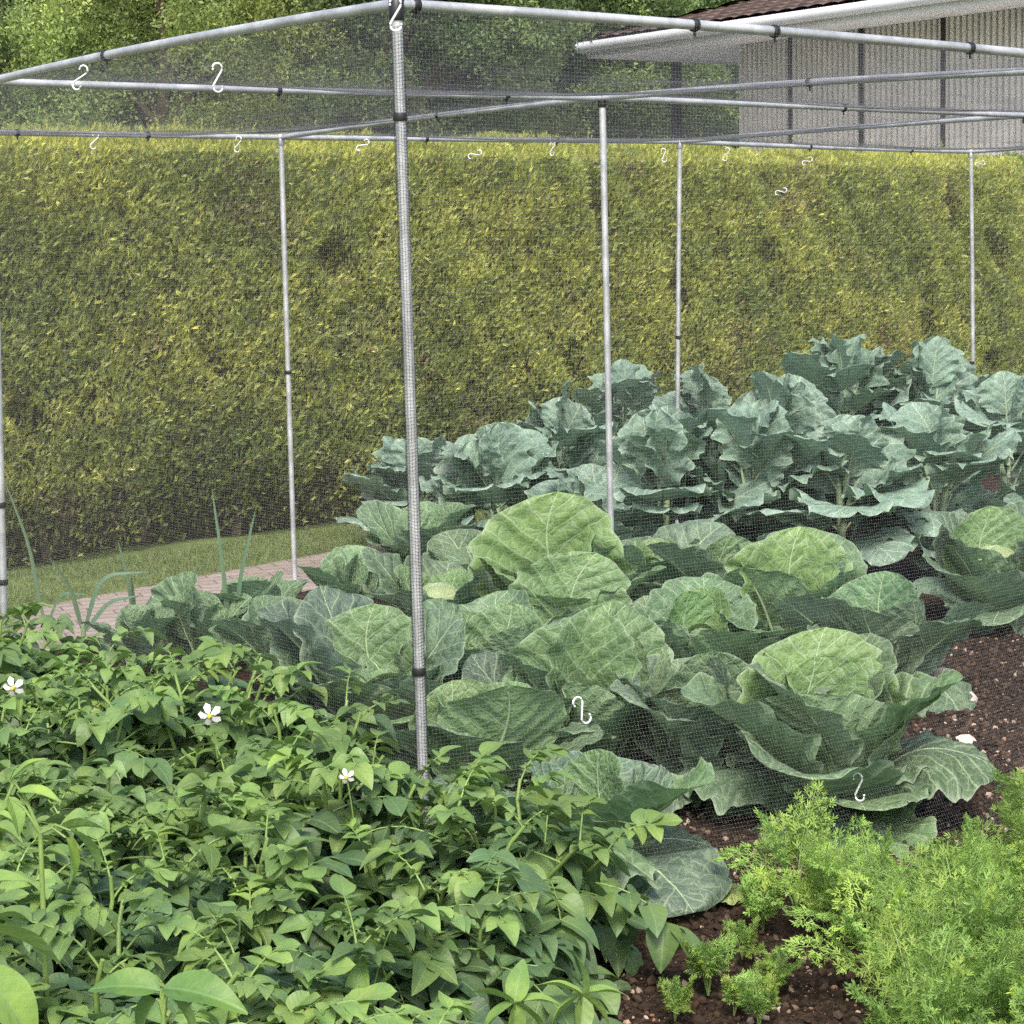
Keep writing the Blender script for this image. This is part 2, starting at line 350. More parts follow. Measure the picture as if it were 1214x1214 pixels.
SP=[spray_t(i) for i in range(5)]
def hedge(name,label,x0,x1,foot,ht,thick,npm,pal,seed,green=0.,yoff=0.):
    L=x1-x0; A=math.hypot(1,.138); nrm=np.array([.138,-1,0])/A; tang=np.array([1,.138,0])/A
    root=empty(name,(x0+L/2,foot(x0+L/2)+thick/2,0)); tag(root,label,'hedge',group='clipped conifer hedges'); ox=root.location
    def surf(x,h):   # bulgy face depth outward
        return .07*noise2(x,h,seed,4.,3)+.035*noise2(x,h,seed+60,17.,2)-.5*np.clip(noise2(x,h,seed+70,6.5,2)-.62,0,.35)+.05*np.clip((h-.2)/.5,0,1)-.16*np.clip((.42-h)/.42,0,1)-.10*np.clip((h-(ht-.14))/.14,0,1)**2
    # dark twiggy core
    mb=MB(); xs=np.linspace(x0,x1,int(L*10)); prof=[(.30,.0),(.26,.35),(.16,.5),(.13,1.2),(.14,ht-.16),(.3,ht-.08),(thick-.3,ht-.08),(thick-.1,ht-.3),(thick-.1,.0)]
    V=[]
    for x in xs:
        for (d,h) in prof:
            p=np.array([x,foot(x),0])-nrm*(d-.05*math.sin(x*7+h*5)*.4)+np.array([0,0,h]); V.append(p-np.array(ox))
    mb.add(V,gridfaces(len(xs),len(prof))); 
    for q in (0,len(xs)-1): mb.add([V[q*len(prof)+k] for k in range(len(prof))],[list(range(len(prof)))])
    mb.build('inner_growth',M_core,root)
    for k in range(14):      # stems seen at the foot
        mb=MB(); x=x0+1.+k*.62*min(1,L/9)+RS.normal(0,.08); p=np.array([x,foot(x),0])-nrm*RS.uniform(.24,.34)-np.array(ox); q=p+np.array([RS.normal(0,.08),RS.normal(0,.04),.6])
        tube(mb,[p,(p+q)/2+RS.normal(0,.012,3),q],[.030,.026,.020],7); mb.build('trunk',M_bark,root)
    # foliage: the visible front face, top and the thin back
    mb=MB()
    n=int(L*ht*npm); x=RS.uniform(x0,x1,n); h=ht*RS.rand(n)**.92
    keep=(h>.46)|(RS.rand(n)<(.16+.84*(h/.46)**1.6)); x=x[keep];h=h[keep];n=len(x)
    dep=surf(x,h)-RS.rand(n)**2*.10; P=np.stack([x,foot(x),h+(.035*noise2(x,0*x,seed+71,3.3,3))*np.clip(h-1,0,1)],-1)+nrm*dep[:,None]
    topf=np.clip((h-(ht-.16))/.16,0,1)[:,None]
    D=nrm*RS.uniform(.15,.8,(n,1))*(1-topf*.5)+tang*RS.normal(0,.45,(n,1))+np.array([0,0,1.])*(RS.normal(.75,.45,(n,1))+topf*.8)
    nt2=int(L*thick*npm*.3); x2=RS.uniform(x0,x1,nt2); dd=RS.uniform(0,thick,nt2); 
    P2=np.stack([x2,foot(x2),ht-.03+.035*noise2(x2,0*x2,seed+71,3.3,3)+.05*noise2(x2,dd,seed+2,7,3)],-1)-nrm*dd[:,None]
    D2=np.stack([RS.normal(0,.5,nt2),RS.normal(0,.5,nt2),np.ones(nt2)],-1)
    nb=int(L*ht*npm*.08); x3=RS.uniform(x0,x1,nb); h3=RS.uniform(.1,ht,nb); P3=np.stack([x3,foot(x3),h3],-1)-nrm*(thick-.03+.05*noise2(x3,h3,seed+7,4,2))[:,None]
    D3=-nrm*RS.uniform(.3,1,(nb,1))+np.array([0,0,1.])*RS.normal(.4,.4,(nb,1))+tang*RS.normal(0,.5,(nb,1))
    # the two ends
    ne=int(thick*ht*npm*.5); ends=[]; De=[]
    for e,sg in ((x0,-1),(x1,1)):
        de=RS.uniform(0,thick,ne); he=RS.uniform(.1,ht,ne); xe=np.full(ne,e)+sg*RS.uniform(-.05,.05,ne)-sg*.14*np.clip((he-(ht-.3))/.3,0,1)**2
        ends.append(np.stack([xe,foot(xe),he],-1)-nrm*de[:,None]); De.append(sg*tang*RS.uniform(.3,1,(ne,1))+np.array([0,0,1.])*RS.normal(.5,.4,(ne,1))+nrm*RS.normal(0,.5,(ne,1)))
    P=np.concatenate([P,P2,P3]+ends); D=np.concatenate([D,D2,D3]+De); n=len(P)
    # real leaf colours: golden tips, green older growth, brown dead patches
    a=noise2(P[:,0]*1.+P[:,1],P[:,2],seed+30,3.2,4); b=noise2(P[:,0],P[:,2]*1.3,seed+31,13,2); q=RS.rand(n)
    tip=np.clip(.42+.42*a+.25*b+.3*(P[:,2]>ht-.12)-.25*(P[:,2]<.7)+RS.normal(0,.28,n)-green,0,1)[:,None]
    c=pal[0]*(1-tip)+pal[1]*tip
    br=(noise2(P[:,0],P[:,2],seed+40,5.5,3)+RS.normal(0,.3,n))>.78; c[br]=c[br]*.3+np.array(pal[2])*.7
    c*=RS.uniform(.65,1.3,(n,1))
    scatter(mb,SP,rot_from(D,RS.rand(n)*6.3),P-np.array(ox),RS.uniform(.5,1.0,(n,1))*np.array([[.8,1.45,1.]]),c)
    # taller shoots over the top
    ns=int(L*13); xs_=RS.uniform(x0,x1,ns); dd=RS.uniform(.05,thick*.8,ns)
    for k in range(ns):
        hh=RS.uniform(.06,.21)*(1 if RS.rand()<.6 else .5); p0=np.array([xs_[k],foot(xs_[k]),ht-.06])-nrm*dd[k]-np.array(ox)
        m=int(hh/.012)+2; tt=np.linspace(0,1,m); lean=np.array([RS.normal(0,.25),RS.normal(0,.2),1.])
        Pm=p0+lean*hh*tt[:,None]; Dm=np.stack([RS.normal(0,.5,m),RS.normal(0,.5,m),np.full(m,1.1)],-1)
        scatter(mb,SP,rot_from(Dm,RS.rand(m)*6.3),Pm,.9*(1-.5*tt),np.array(pal[1])*RS.uniform(.8,1.1))
    mb.build('foliage',M_hedge,root); return root
PALY=(np.array([.20,.255,.075]),np.array([.58,.58,.16]),(.34,.25,.15))
PALG=(np.array([.085,.15,.036]),np.array([.22,.30,.065]),(.13,.11,.055))
hedge('hedge','long golden green clipped conifer hedge behind the cage',-1.6,10.72,lambda x:HL(x),2.19,1.1,9200,PALY,50)
hedge('hedge','greener clipped hedge with rounded top at the far right edge',10.78,13.6,lambda x:HL(x)+.12,2.2,1.1,6500,PALG,77,green=.1)

# ================================================================== TREES
def leafcard_t(seed,w=.5,asp=1.,needle=False):
    r=np.random.RandomState(seed); V=[];Fc=[]
    for k in range(7):
        p=r.normal(0,.55,3); d=r.normal(0,1,3); d[2]+=.2; d/=np.linalg.norm(d); n=r.normal(0,1,3); n[2]+=1.2; s=np.cross(d,n); s/=np.linalg.norm(s); b=len(V)
        ww=w*r.uniform(.7,1.1)*.5; h=asp*r.uniform(.7,1.2)
        V.extend([p,p+d*h*.45+s*ww,p+d*h,p+d*h*.45-s*ww]); Fc.append([b,b+1,b+2,b+3])
    return np.array(V),np.array(Fc),np.tile([.5,.5],(len(V),1))
LB=[leafcard_t(i,.5,1.) for i in range(4)]; LN=[leafcard_t(i+9,.2,1.5) for i in range(4)]
def tree(label,base,H,R,z0,nclump,per,leaf,pal,seed,tm=LB,conic=False,name='tree',cat='tree',trunk_r=.14,gap=0.):
    r=np.random.RandomState(seed); base=np.array([base[0],base[1],0.]); root=empty(name,base); tag(root,label,cat,group='trees behind the hedge')
    mb=MB(); P=[[0,0,-.1],[.03,.05,H*.3],[-.05,.02,H*.6],[0,0,H*.93]]; tube(mb,P,[trunk_r,trunk_r*.8,trunk_r*.5,.02],8)
    cl=[]
    for k in range(nclump):
        u=r.rand(); z=z0+(H-z0)*u
        if conic: rr=R*(1-u*.85)*math.sqrt(r.uniform(.15,1))
        else:
            zz=(z-z0)/(H-z0)*2-1; rr=R*math.sqrt(max(0.,1-abs(zz)**2.6))*math.sqrt(r.uniform(.12,1))
        a=r.rand()*2*PI; cl.append([rr*math.cos(a),rr*math.sin(a),z+r.normal(0,.1)])
    cl=np.array(cl)
    for k in range(min(34,nclump)):
        c=cl[k]; zb=max(.3,c[2]*.72); s=np.array([0,0,zb]); mid=(s+c)/2+np.array([0,0,.12]); tube(mb,[s,mid,c],[trunk_r*.32,trunk_r*.2,.008],5,caps=False)
    mb.build('trunk',M_bark,root)
    mb=MB(); cr=R*.22
    for c in cl:
        n=int(per*1.7*r.uniform(.6,1.4)); q=r.normal(0,1,(n,3)); q/=np.linalg.norm(q,axis=1,keepdims=True); q*=(r.rand(n,1)**.4)*cr*np.array([1,1,.75])
        tone=r.uniform(.5,1.6)*(.75+.25*(leaf<.2)); cc=(pal[0]+(pal[1]-pal[0])*np.clip(r.uniform(0,1)+r.normal(0,.2,(n,1)),0,1))*tone*r.uniform(.75,1.25,(n,1))
        D=q*1.2/cr+r.normal(0,.6,(n,3))+np.array([0,0,.2])
        scatter(mb,tm,rot_from(D,r.rand(n)*6.3),c+q,leaf*r.uniform(.5,.95,n),cc*.98)
    mb.build('crown',M_tree,root); return root
G=lambda *a:np.array(a)
def tp(px,d): p=at(px,290,d); return p[:2]
tree('dark green conifer at the far left, tallest beside the picture edge',tp(15,23),8.5,2.0,.6,230,75,.085,(G(.03,.055,.02),G(.075,.105,.035)),1,LN,True,'conifer')
tree('yellow green bushy tree rising behind the left of the hedge',tp(205,20),4.35,1.75,.4,190,85,.06,(G(.17,.23,.07),G(.34,.38,.12)),2,LB)
tree('dark tree behind the yellow green one, left of the corner post',tp(330,27),9.5,2.3,.8,240,75,.10,(G(.020,.040,.014),G(.05,.08,.022)),3)
tree('very dark conifer between the two left trees',tp(110,30),10,2.4,.6,240,70,.11,(G(.018,.034,.012),G(.04,.065,.02)),4,LN,True,'conifer')
tree('mid green tree directly behind the corner post',tp(470,22),6.5,1.7,.5,220,80,.07,(G(.06,.10,.035),G(.15,.20,.07)),5)
tree('olive green tree behind the middle of the cage',tp(545,24),7.5,1.35,.5,200,75,.075,(G(.07,.10,.04),G(.17,.21,.08)),6)
tree('thin crowned tree letting the white sky through',tp(640,36),7.8,1.7,.6,80,34,.11,(G(.035,.06,.028),G(.08,.105,.05)),7)
tree('pale green tree beside the corner of the house roof',tp(725,34),5.6,1.9,.5,170,75,.10,(G(.10,.15,.05),G(.21,.27,.09)),8)
tree('dark green tree seen through the porch',tp(850,36),4.8,2.2,.5,210,75,.09,(G(.03,.055,.02),G(.075,.11,.035)),9)
tree('dark shrub low behind the hedge under the eaves',tp(775,33),3.8,1.8,.2,150,75,.08,(G(.035,.06,.02),G(.09,.12,.035)),10,name='shrub',cat='shrub')
tree('broad dark green tree far behind, between the corner post and the house',tp(555,34),9,2.6,.8,250,70,.11,(G(.022,.045,.015),G(.06,.09,.03)),12)
tree('broad tree in the far distance above the middle rail',tp(420,36),10,2.8,.8,250,70,.12,(G(.022,.045,.015),G(.055,.085,.03)),13)
tree('tall far tree peeping over the end of the tiled roof',tp(800,41),8.0,2.6,.8,230,70,.12,(G(.06,.10,.035),G(.15,.21,.07)),14)
tree('dense dark tree far behind the leftmost conifer',tp(240,37),10,3.0,.8,260,70,.12,(G(.02,.04,.014),G(.05,.075,.025)),15)
tree('low dark bush behind the left end of the hedge',tp(60,21),3.2,1.7,.2,150,80,.065,(G(.03,.055,.018),G(.075,.105,.03)),16,name='shrub',cat='shrub')
tree('low grey green bush behind the hedge near the corner post',tp(390,20.5),3.3,1.5,.2,150,80,.065,(G(.045,.07,.028),G(.10,.125,.05)),17,name='shrub',cat='shrub')

# ================================================================== HOUSE
ZS=4.0
rc=gp(696,66,ZS); wc=gp(867,53,ZS); hx0=rc[0]; hy1=rc[1]; wx=wc[0]+.1; wy1=wc[1]
house=empty('house',(wx,wy1,0)); tag(house,'single storey house with ribbed grey walls and brown tiled roof beyond the hedge','house'); ho=np.array(house.location)
def hb(mb,lo,hi): box(mb,np.array(lo)-ho,np.array(hi)-ho)
Y0=wy1-13.; 
mb=MB(); hb(mb,(wx+.03,Y0,0),(wx+9,wy1-.03,ZS-.001))
ys=np.arange(Y0,wy1,.085)          # vertical ribs
for y in ys: hb(mb,(wx-.012,y,.0),(wx+.031,y+.045,ZS-.003))
xs=np.arange(wx+.1,wx+9,.085)
for x in xs: hb(mb,(x,wy1-.031,0),(x+.045,wy1+.012,ZS-.003))
mb.build('wall',M_siding,house,smooth=False)
for px in (937,1021,1118,1232):
    # joint where the pixel column meets the wall plane
    d=_fw+_r*(px-607)/F-_u*(120-607)/F; t=(wx-.02-CAM[0])/d[0]; y=(CAM+d*t)[1]
    mb=MB(); hb(mb,(wx-.03,y-.03,0),(wx-.0125,y+.03,ZS-.004)); mb.build('joint_strip',M_dark,house,smooth=False)
mb=MB(); hb(mb,(hx0+.03,Y0,ZS),(wx+9,hy1-.03,ZS+.03)); mb.build('soffit',M_soffit,house,smooth=False)
mb=MB(); hb(mb,(hx0,Y0,ZS-.03),(hx0+.03,hy1,ZS+.16)); hb(mb,(hx0+.03,hy1-.03,ZS-.03),(wx+9,hy1,ZS+.16)); mb.build('fascia',M_fascia,house,smooth=False)
mb=MB(); 
for (a,b) in (((hx0-.075,Y0,ZS+.10),(hx0-.075,hy1+.075,ZS+.10)),((hx0-.075,hy1+.075,ZS+.10),(wx+9,hy1+.075,ZS+.10))):
    a=np.array(a)-ho;b=np.array(b)-ho; tube(mb,np.linspace(a,b,12),.068,10)
mb.build('gutter',M_gutter,house)
mb=MB(); # tiled hipped roof: rows of rounded tiles
def roofpt(s,t,face):   # s along eave, t up the slope
    rise=.27*t
    if face==0: return np.array([hx0-.04+t, s, ZS+.17+rise])
    return np.array([s, hy1+.04-t, ZS+.17+rise])
for face,(s0,s1) in enumerate(((Y0,hy1+.04),(hx0-.04,wx+9))):
    nt_=26; ss=np.arange(s0,s1,.03); tt=np.arange(0,nt_+1)*.3
    Vv=[];
    for t in tt:
        for off in (0,.3):
            for s in ss:
                lim=(hy1+.04-t) if face==0 else (hx0-.04+t); s_=min(s,lim) if face==0 else max(s,lim)
                p=roofpt(s_,min(t+off,tt[-1]+.3),face); p[2]+=.02*abs(math.sin(PI*s/.24))+(.03 if off==0 else 0)-.0; Vv.append(p-ho)
    Fg=gridfaces(len(tt)*2,len(ss)); mb.add(Vv,Fg if face==0 else Fg[:,::-1])
mb.build('roof',M_tile,house,smooth=False)
mbp=MB(); mbp.add([[hx0-3.5,Y0,.01],[wx+9,Y0,.01],[wx+9,hy1+3,.01],[hx0-3.5,hy1+3,.01]],[[0,1,2,3]]); po=mbp.build('added_bounce_slab',mat_simple('bounce_slab_pale',(.48,.47,.45),.9,.2,nscale=2,namp=.15)); po['kind']='structure'  # pale slab added around the house to bounce light up onto the soffit
pp=gp(802,72,ZS); mb=MB(); hb(mb,(pp[0]-.05,pp[1]-.05,0),(pp[0]+.05,pp[1]+.05,ZS-.002)); mb.build('porch_post',M_post,house,smooth=False)

# ================================================================== CAGE
A_,B_=2.4255,2.2861
grid={'P0':(0,0,470,5),'P1':(0,B_,-12,97),'P2':(0,2*B_,-303,152),'Q0':(A_,0,1370,79),'Q1':(A_,B_,714,116),'Q2':(A_,2*B_,333,163),
 'R0':(2*A_,0,None,None),'R1':(2*A_,B_,1217,137),'R2':(2*A_,2*B_,806,168),'S0':(3*A_,0,None,None),'S1':(3*A_,B_,None,None),'S2':(3*A_,2*B_,1151,180)}
foot_px={'P0':(507,1092),'Q2':(350,700),'Q1':(727,None),'S2':(1153,None),'R2':(803,None),'P1':(8,None),'R1':(1218,None)}
TOP={};FOOT={}
for k,(x,y,px,py) in grid.items():
    b=np.array([x,y,0.]); d=pr(b+[0,0,2.08])[2]
    TOP[k]=at(px,py,d) if px is not None else np.array([x,y,2.08])
    FOOT[k]=b.copy()
    if k in foot_px:
        fx,fy=foot_px[k]; _,py2,d2=pr(b); p=at(fx,fy if fy else py2,d2); FOOT[k]=np.array([p[0],p[1],-.05])
cage=empty('garden_cage',(0,0,0)); tag(cage,'galvanised tube fruit cage frame standing over the vegetable bed','cage frame')
RT=.0123
for k in TOP:
    mb=MB(); f=FOOT[k]; t=TOP[k]; mid=(f+t)/2+np.array([RS.normal(0,.006),RS.normal(0,.006),0])
    s=np.linspace(0,1,24)[:,None]; P=(1-s)**2*f+2*s*(1-s)*mid+s**2*t; P[-1,2]-=.012
    tube(mb,P,RT*(1.0),14); mb.build('post',M_galv,cage)
def bez(a,b,bow,n=26):
    s=np.linspace(0,1,n)[:,None]; return a*(1-s)+b*s+np.array([0,0,bow])*(4*s*(1-s))
RAILS={}
for a,b,bow in (('P0','P1',.012),('P1','P2',.0),('Q0','Q1',.012),('Q1','Q2',.01),('R0','R1',0),('R1','R2',.005),('S0','S1',0),('S1','S2',0),
            ('P0','Q0',.010),('Q0','R0',.0),('R0','S0',0),('P1','Q1',-.004),('Q1','R1',.0),('R1','S1',0),('P2','Q2',0),('Q2','R2',.0),('R2','S2',-.004)):
    P=bez(TOP[a],TOP[b],bow); RAILS[a+b]=P; mb=MB(); tube(mb,P,RT,14); mb.build('rail',M_galv,cage)
def ring(p,axis,w=.016,r=.0165):
    axis=axis/np.linalg.norm(axis); mb=MB(); tube(mb,[p-axis*w/2,p-axis*w*.3,p+axis*w*.3,p+axis*w/2],[r*.93,r,r,r*.93],16); tube(mb,[p+axis*0+np.array([0,0,-r]),p+np.array([.002,0,-r-.012])],.0035,6)
    mb.build('cable_tie',M_black,cage)
for key,px in (('P0P1',126),('P0Q0',823),('P0Q0',918),('P0Q0',493),('P0Q0',1150),('P2Q2',20),('P2Q2',175),('Q2R2',505),('Q2R2',660),('R2S2',960),('R2S2',1080),('P1Q1',330),('P1Q1',600),('Q1R1',1000),('Q1Q2',520),('Q0Q1',960)):
    P=RAILS[key]; X=np.array([pr(p)[0] for p in P]); i=int(np.argmin(abs(X-px))); i=min(max(i,1),len(P)-2)
    f=(px-X[i])/(X[i+1]-X[i]) if X[i+1]!=X[i] else 0; ring(P[i]+(P[i+1]-P[i])*np.clip(f,-1,1),P[i+1]-P[i-1])
for k,py in (('P0',133),('P0',795),('Q2',443),('R2',402),('P1',600),('P1',695),('Q1',640),('S2',430)):
    f,t=FOOT[k],TOP[k]; s=np.linspace(0,1,80); Yp=np.array([pr(f+(t-f)*q)[1] for q in s]); q=s[np.argmin(abs(Yp-py))]; ring(f+(t-f)*q,t-f,w=.018)
for k in TOP:
    t=TOP[k]; mb=MB(); a=np.linspace(0,2*PI,13)
    tube(mb,[t+[0,0,-.035],t+[0,0,-.03],t+[0,0,.012],t+[0,0,.016]],[.0155,.0175,.0175,.013],14)
    mb.build('corner_socket',M_black if k in ('P0','Q1','R1') else M_galv,cage)

# ------------------------------------------------------------------ netting: real threads
net=empty('crop_netting',(0,0,0)); tag(net,'fine dark mesh netting hung over and around the cage','netting')
TH=.000105; CELL=.0085
def threads(name,fn,nu_,nv_,segu,segv,th=TH,mat=None):
    """fn(u,v)->points; nu_ threads at constant u, nv_ at constant v"""
    mb=MB(); a=np.arange(3)*2*PI/3
    def strip(P,nrm):       # P (K,S,3)
        K,S,_=P.shape; T=np.gradient(P,axis=1); T/=np.linalg.norm(T,axis=2,keepdims=True)+1e-9
        A=np.cross(T,nrm); A/=np.linalg.norm(A,axis=2,keepdims=True)+1e-9; Bn=np.cross(A,T)
        V=P[:,:,None]+th*(np.cos(a)[None,None,:,None]*A[:,:,None]+np.sin(a)[None,None,:,None]*Bn[:,:,None])
        i=np.arange(K*S*3).reshape(K,S,3); j=np.roll(i,-1,2)
        Fc=np.stack([i[:,:-1],j[:,:-1],j[:,1:],i[:,1:]],-1).reshape(-1,4); mb.add(V,Fc)
    u=np.linspace(0,1,nu_)[:,None]; v=np.linspace(0,1,segv)[None,:]; P=fn(u+0*v,v+0*u)
    n0=np.cross(P[-1,0]-P[0,0],P[0,-1]-P[0,0]); n0/=np.linalg.norm(n0); strip(P,n0)
    v=np.linspace(0,1,nv_)[:,None]; u=np.linspace(0,1,segu)[None,:]; strip(fn(u+0*v,v+0*u),n0)
    return mb.build(name,mat or M_net,net)
gx=np.array([0,1,2,3])
def topz(key): return TOP[key][2]+RT+.001
names=[['P0','P1','P2'],['Q0','Q1','Q2'],['R0','R1','R2'],['S0','S1','S2']]
TG=np.array([[TOP[n] for n in row] for row in names])
def bil(u,v):      # u in 0..3, v in 0..2 on the grid of post tops
    i=np.clip(np.floor(u).astype(int),0,2); j=np.clip(np.floor(v).astype(int),0,1); a=(u-i)[...,None]; b=(v-j)[...,None]
    return TG[i,j]*(1-a)*(1-b)+TG[i+1,j]*a*(1-b)+TG[i,j+1]*(1-a)*b+TG[i+1,j+1]*a*b, a[...,0], b[...,0]
def roof(u,v):
    P,a,b=bil(u*3,v*2); sag=.075*np.sin(PI*a)**.8*np.sin(PI*b)**.8
    rip=.007*noise2(P[...,0],P[...,1],5,9,2)*np.sin(PI*a)*np.sin(PI*b)
    o=P.copy(); o[...,2]+=RT+.0015-sag+rip+.010*np.sin(PI*b)*(u*3<.02)*0; return o
threads('roof_panel',roof,int(3*A_/CELL),int(2*B_/CELL),100,64,th=.00012,mat=M_netr)
def wallfn(k0,k1,bulge,nrm,seed):
    def fn(u,v):
        w=u*(len(k0)-1); i=np.clip(np.floor(w).astype(int),0,len(k0)-2); a=(w-i)[...,None]
        T=np.array([TOP[k] for k in k0]); Fo=np.array([FOOT[k] for k in k0]); Fo[:,2]=.015
        t=T[i]*(1-a)+T[i+1]*a; f=Fo[i]*(1-a)+Fo[i+1]*a; vv=v[...,None]; P=t*(1-vv)+f*vv
        out=.0155+bulge*.38*np.clip((v-.55)/.45,0,1)**1.6*np.clip(np.sin(PI*np.clip((w*A_+.1)/2.6,0,1)),0,1)**.7+.014*np.sin(PI*a[...,0])**2*(1+noise2(w*2,v*2,seed,3,2))+.003*noise2(w*2,v*2,seed+1,16,2)
        return P+np.array(nrm)*out[...,None]+np.array([0,0,.012])*(1-vv)
    return fn
n=lambda L:int(L/CELL)
threads('side_panel',wallfn(['P0','P1','P2'],0,0,(-1,0,0),61),n(2*B_),n(2.08),44,22,th=.0001)
threads('side_panel',wallfn(['P0','Q0','R0','S0'],0,1,(0,-1,0),62),n(3*A_),n(2.08),66,22)
threads('side_panel',wallfn(['P2','Q2','R2','S2'],0,0,(0,1,0),63),n(3*A_),n(2.08),66,22,th=.00008)
threads('side_panel',wallfn(['S0','S1','S2'],0,0,(1,0,0),64),n(2*B_),n(2.08),44,22,th=.00008)
def wrap(k,z0,z1,rad=RT+.0016):
    f,t=FOOT[k],TOP[k]
    def fn(u,v):
        a=v*2*PI; P=f+(t-f)*((z0+(z1-z0)*u)/t[2])[...,None]; r_=rad*(1+.06*np.sin(3*a+u*9)); o=np.stack([r_*np.cos(a),r_*np.sin(a),.002*np.sin(2*a+u*30)],-1); return P+o
    threads('wrapped_edge',fn,int((z1-z0)/.0075),13,60,20,th=.00042,mat=M_black)
for k,z0 in (('P0',.02),('P1',.02),('Q1',.3),('Q2',.02),('R2',.3),('S2',.3)): wrap(k,z0,2.03)
# folded hem hanging in shallow swags under the rails (net doubled over)
def hem(ka,kb,spans,depth,nrm,seed):
    Pa,Pb=TOP[ka],TOP[kb]; r=np.random.RandomState(seed); ks=r.uniform(.5,1.15,spans); nrm=np.array(nrm,float)
    def fn(u,v):
        w=u*spans; i=np.clip(np.floor(w).astype(int),0,spans-1); a=w-i; dp=1.5*depth*ks[i]*np.sin(PI*a)**1.3+.012
        P=Pa+(Pb-Pa)*u[...,None]; ang=v*2*PI
        off=np.sin(ang); z=-(1-np.cos(ang))*.5
        return P+nrm*((.0165+.006*np.sin(9*w))*off)[...,None]+np.array([0,0,1.])*(RT+.002+(z*(dp+2*RT)))[...,None]
    L=np.linalg.norm(Pb-Pa); threads('folded_hem',fn,int(L/CELL),14,spans*9,16,th=.00045,mat=M_netr)
hem('P2','Q2',6,.075,(0,1,0),1); hem('Q2','R2',4,.05,(0,1,0),2); hem('R2','S2',3,.08,(0,1,0),3)
hem('P1','Q1',5,.018,(0,1,0),4); hem('Q1','R1',5,.05,(0,1,0),5); hem('Q0','Q1',6,.04,(1,0,0),6); hem('R1','R2',4,.045,(1,0,0),7); hem('Q1','Q2',5,.025,(1,0,0),8); hem('S1','S2',3,.05,(1,0,0),9)

# ------------------------------------------------------------------ S-hooks clipped into the net
def onplane(px,py,axis,val):
    d=_fw+_r*(px-607)/F-_u*(py-607)/F; return CAM+d*((val-CAM[axis])/d[axis])
hooks=[(258,92,0,-.03,0.,'upright S shaped hook on the left side net, second from left'),(95,92,0,-.03,.5,'slim S hook at the left on the near side net'),
 (112,167,1,4.52,.3,'small hook under the back rail, furthest left of the cage'),(282,171,1,4.52,.2,'small hook under the back rail, left of the left back post'),
 (430,172,1,4.52,.9,'small hook under the back rail, just left of the corner post'),(563,183,1,4.52,1.2,'small hook lying sideways on the back net, right of the corner post'),
 (655,176,1,4.52,.1,'small double hook under the back rail beside the middle post'),(787,184,1,4.52,-.1,'small upright S hook left of the second back post'),
 (861,183,1,4.52,.3,'faint small hook right of the second back post'),(957,191,1,4.52,1.1,'small tilted hook under the sagging net at right'),
 (1162,194,1,4.52,1.4,'small hook beside the far right back post'),(926,227,1,4.52,1.3,'tiny hook caught lower on the back net in front of the hedge'),
 (690,842,1,-.105,-.5,'tilted white S hook in front of the cabbages at the centre'),(1018,933,1,-.30,-.12,'white S hook in front of the big front cabbage'),
 (469,17,1,-.05,0.,'clear hook hanging at the top of the near corner post')]
hm=None
def hookmesh(tw=0.):
    mb=MB(); P=[]; R=.014
    for a in np.linspace(-20,195,13): P.append([R*math.cos(math.radians(a)),0,.026+R*math.sin(math.radians(a))])
    P=P[::-1]
    P=[[R*math.cos(math.radians(a)),0,.026+R*math.sin(math.radians(a))] for a in np.linspace(200,-25,14)]
    Q=[[-p[0],0,-p[2]] for p in P][::-1]
    pts=np.array(P+Q); tube(mb,pts,.0030,8); return mb
base=hookmesh().build('net_hook',M_hook); first=True
for (px,py,ax,val,rot,lab) in hooks:
    o=base if first else base.copy()
    if not first: COL.objects.link(o)
    first=False; o.location=Vector(onplane(px,py,ax,val)); o.rotation_euler=(0,rot,YAW-PI/2+RS.normal(0,.35)); tag(o,lab,'hook','S hooks clipped on the net')
    s=.88; o.scale=(s,s,s)

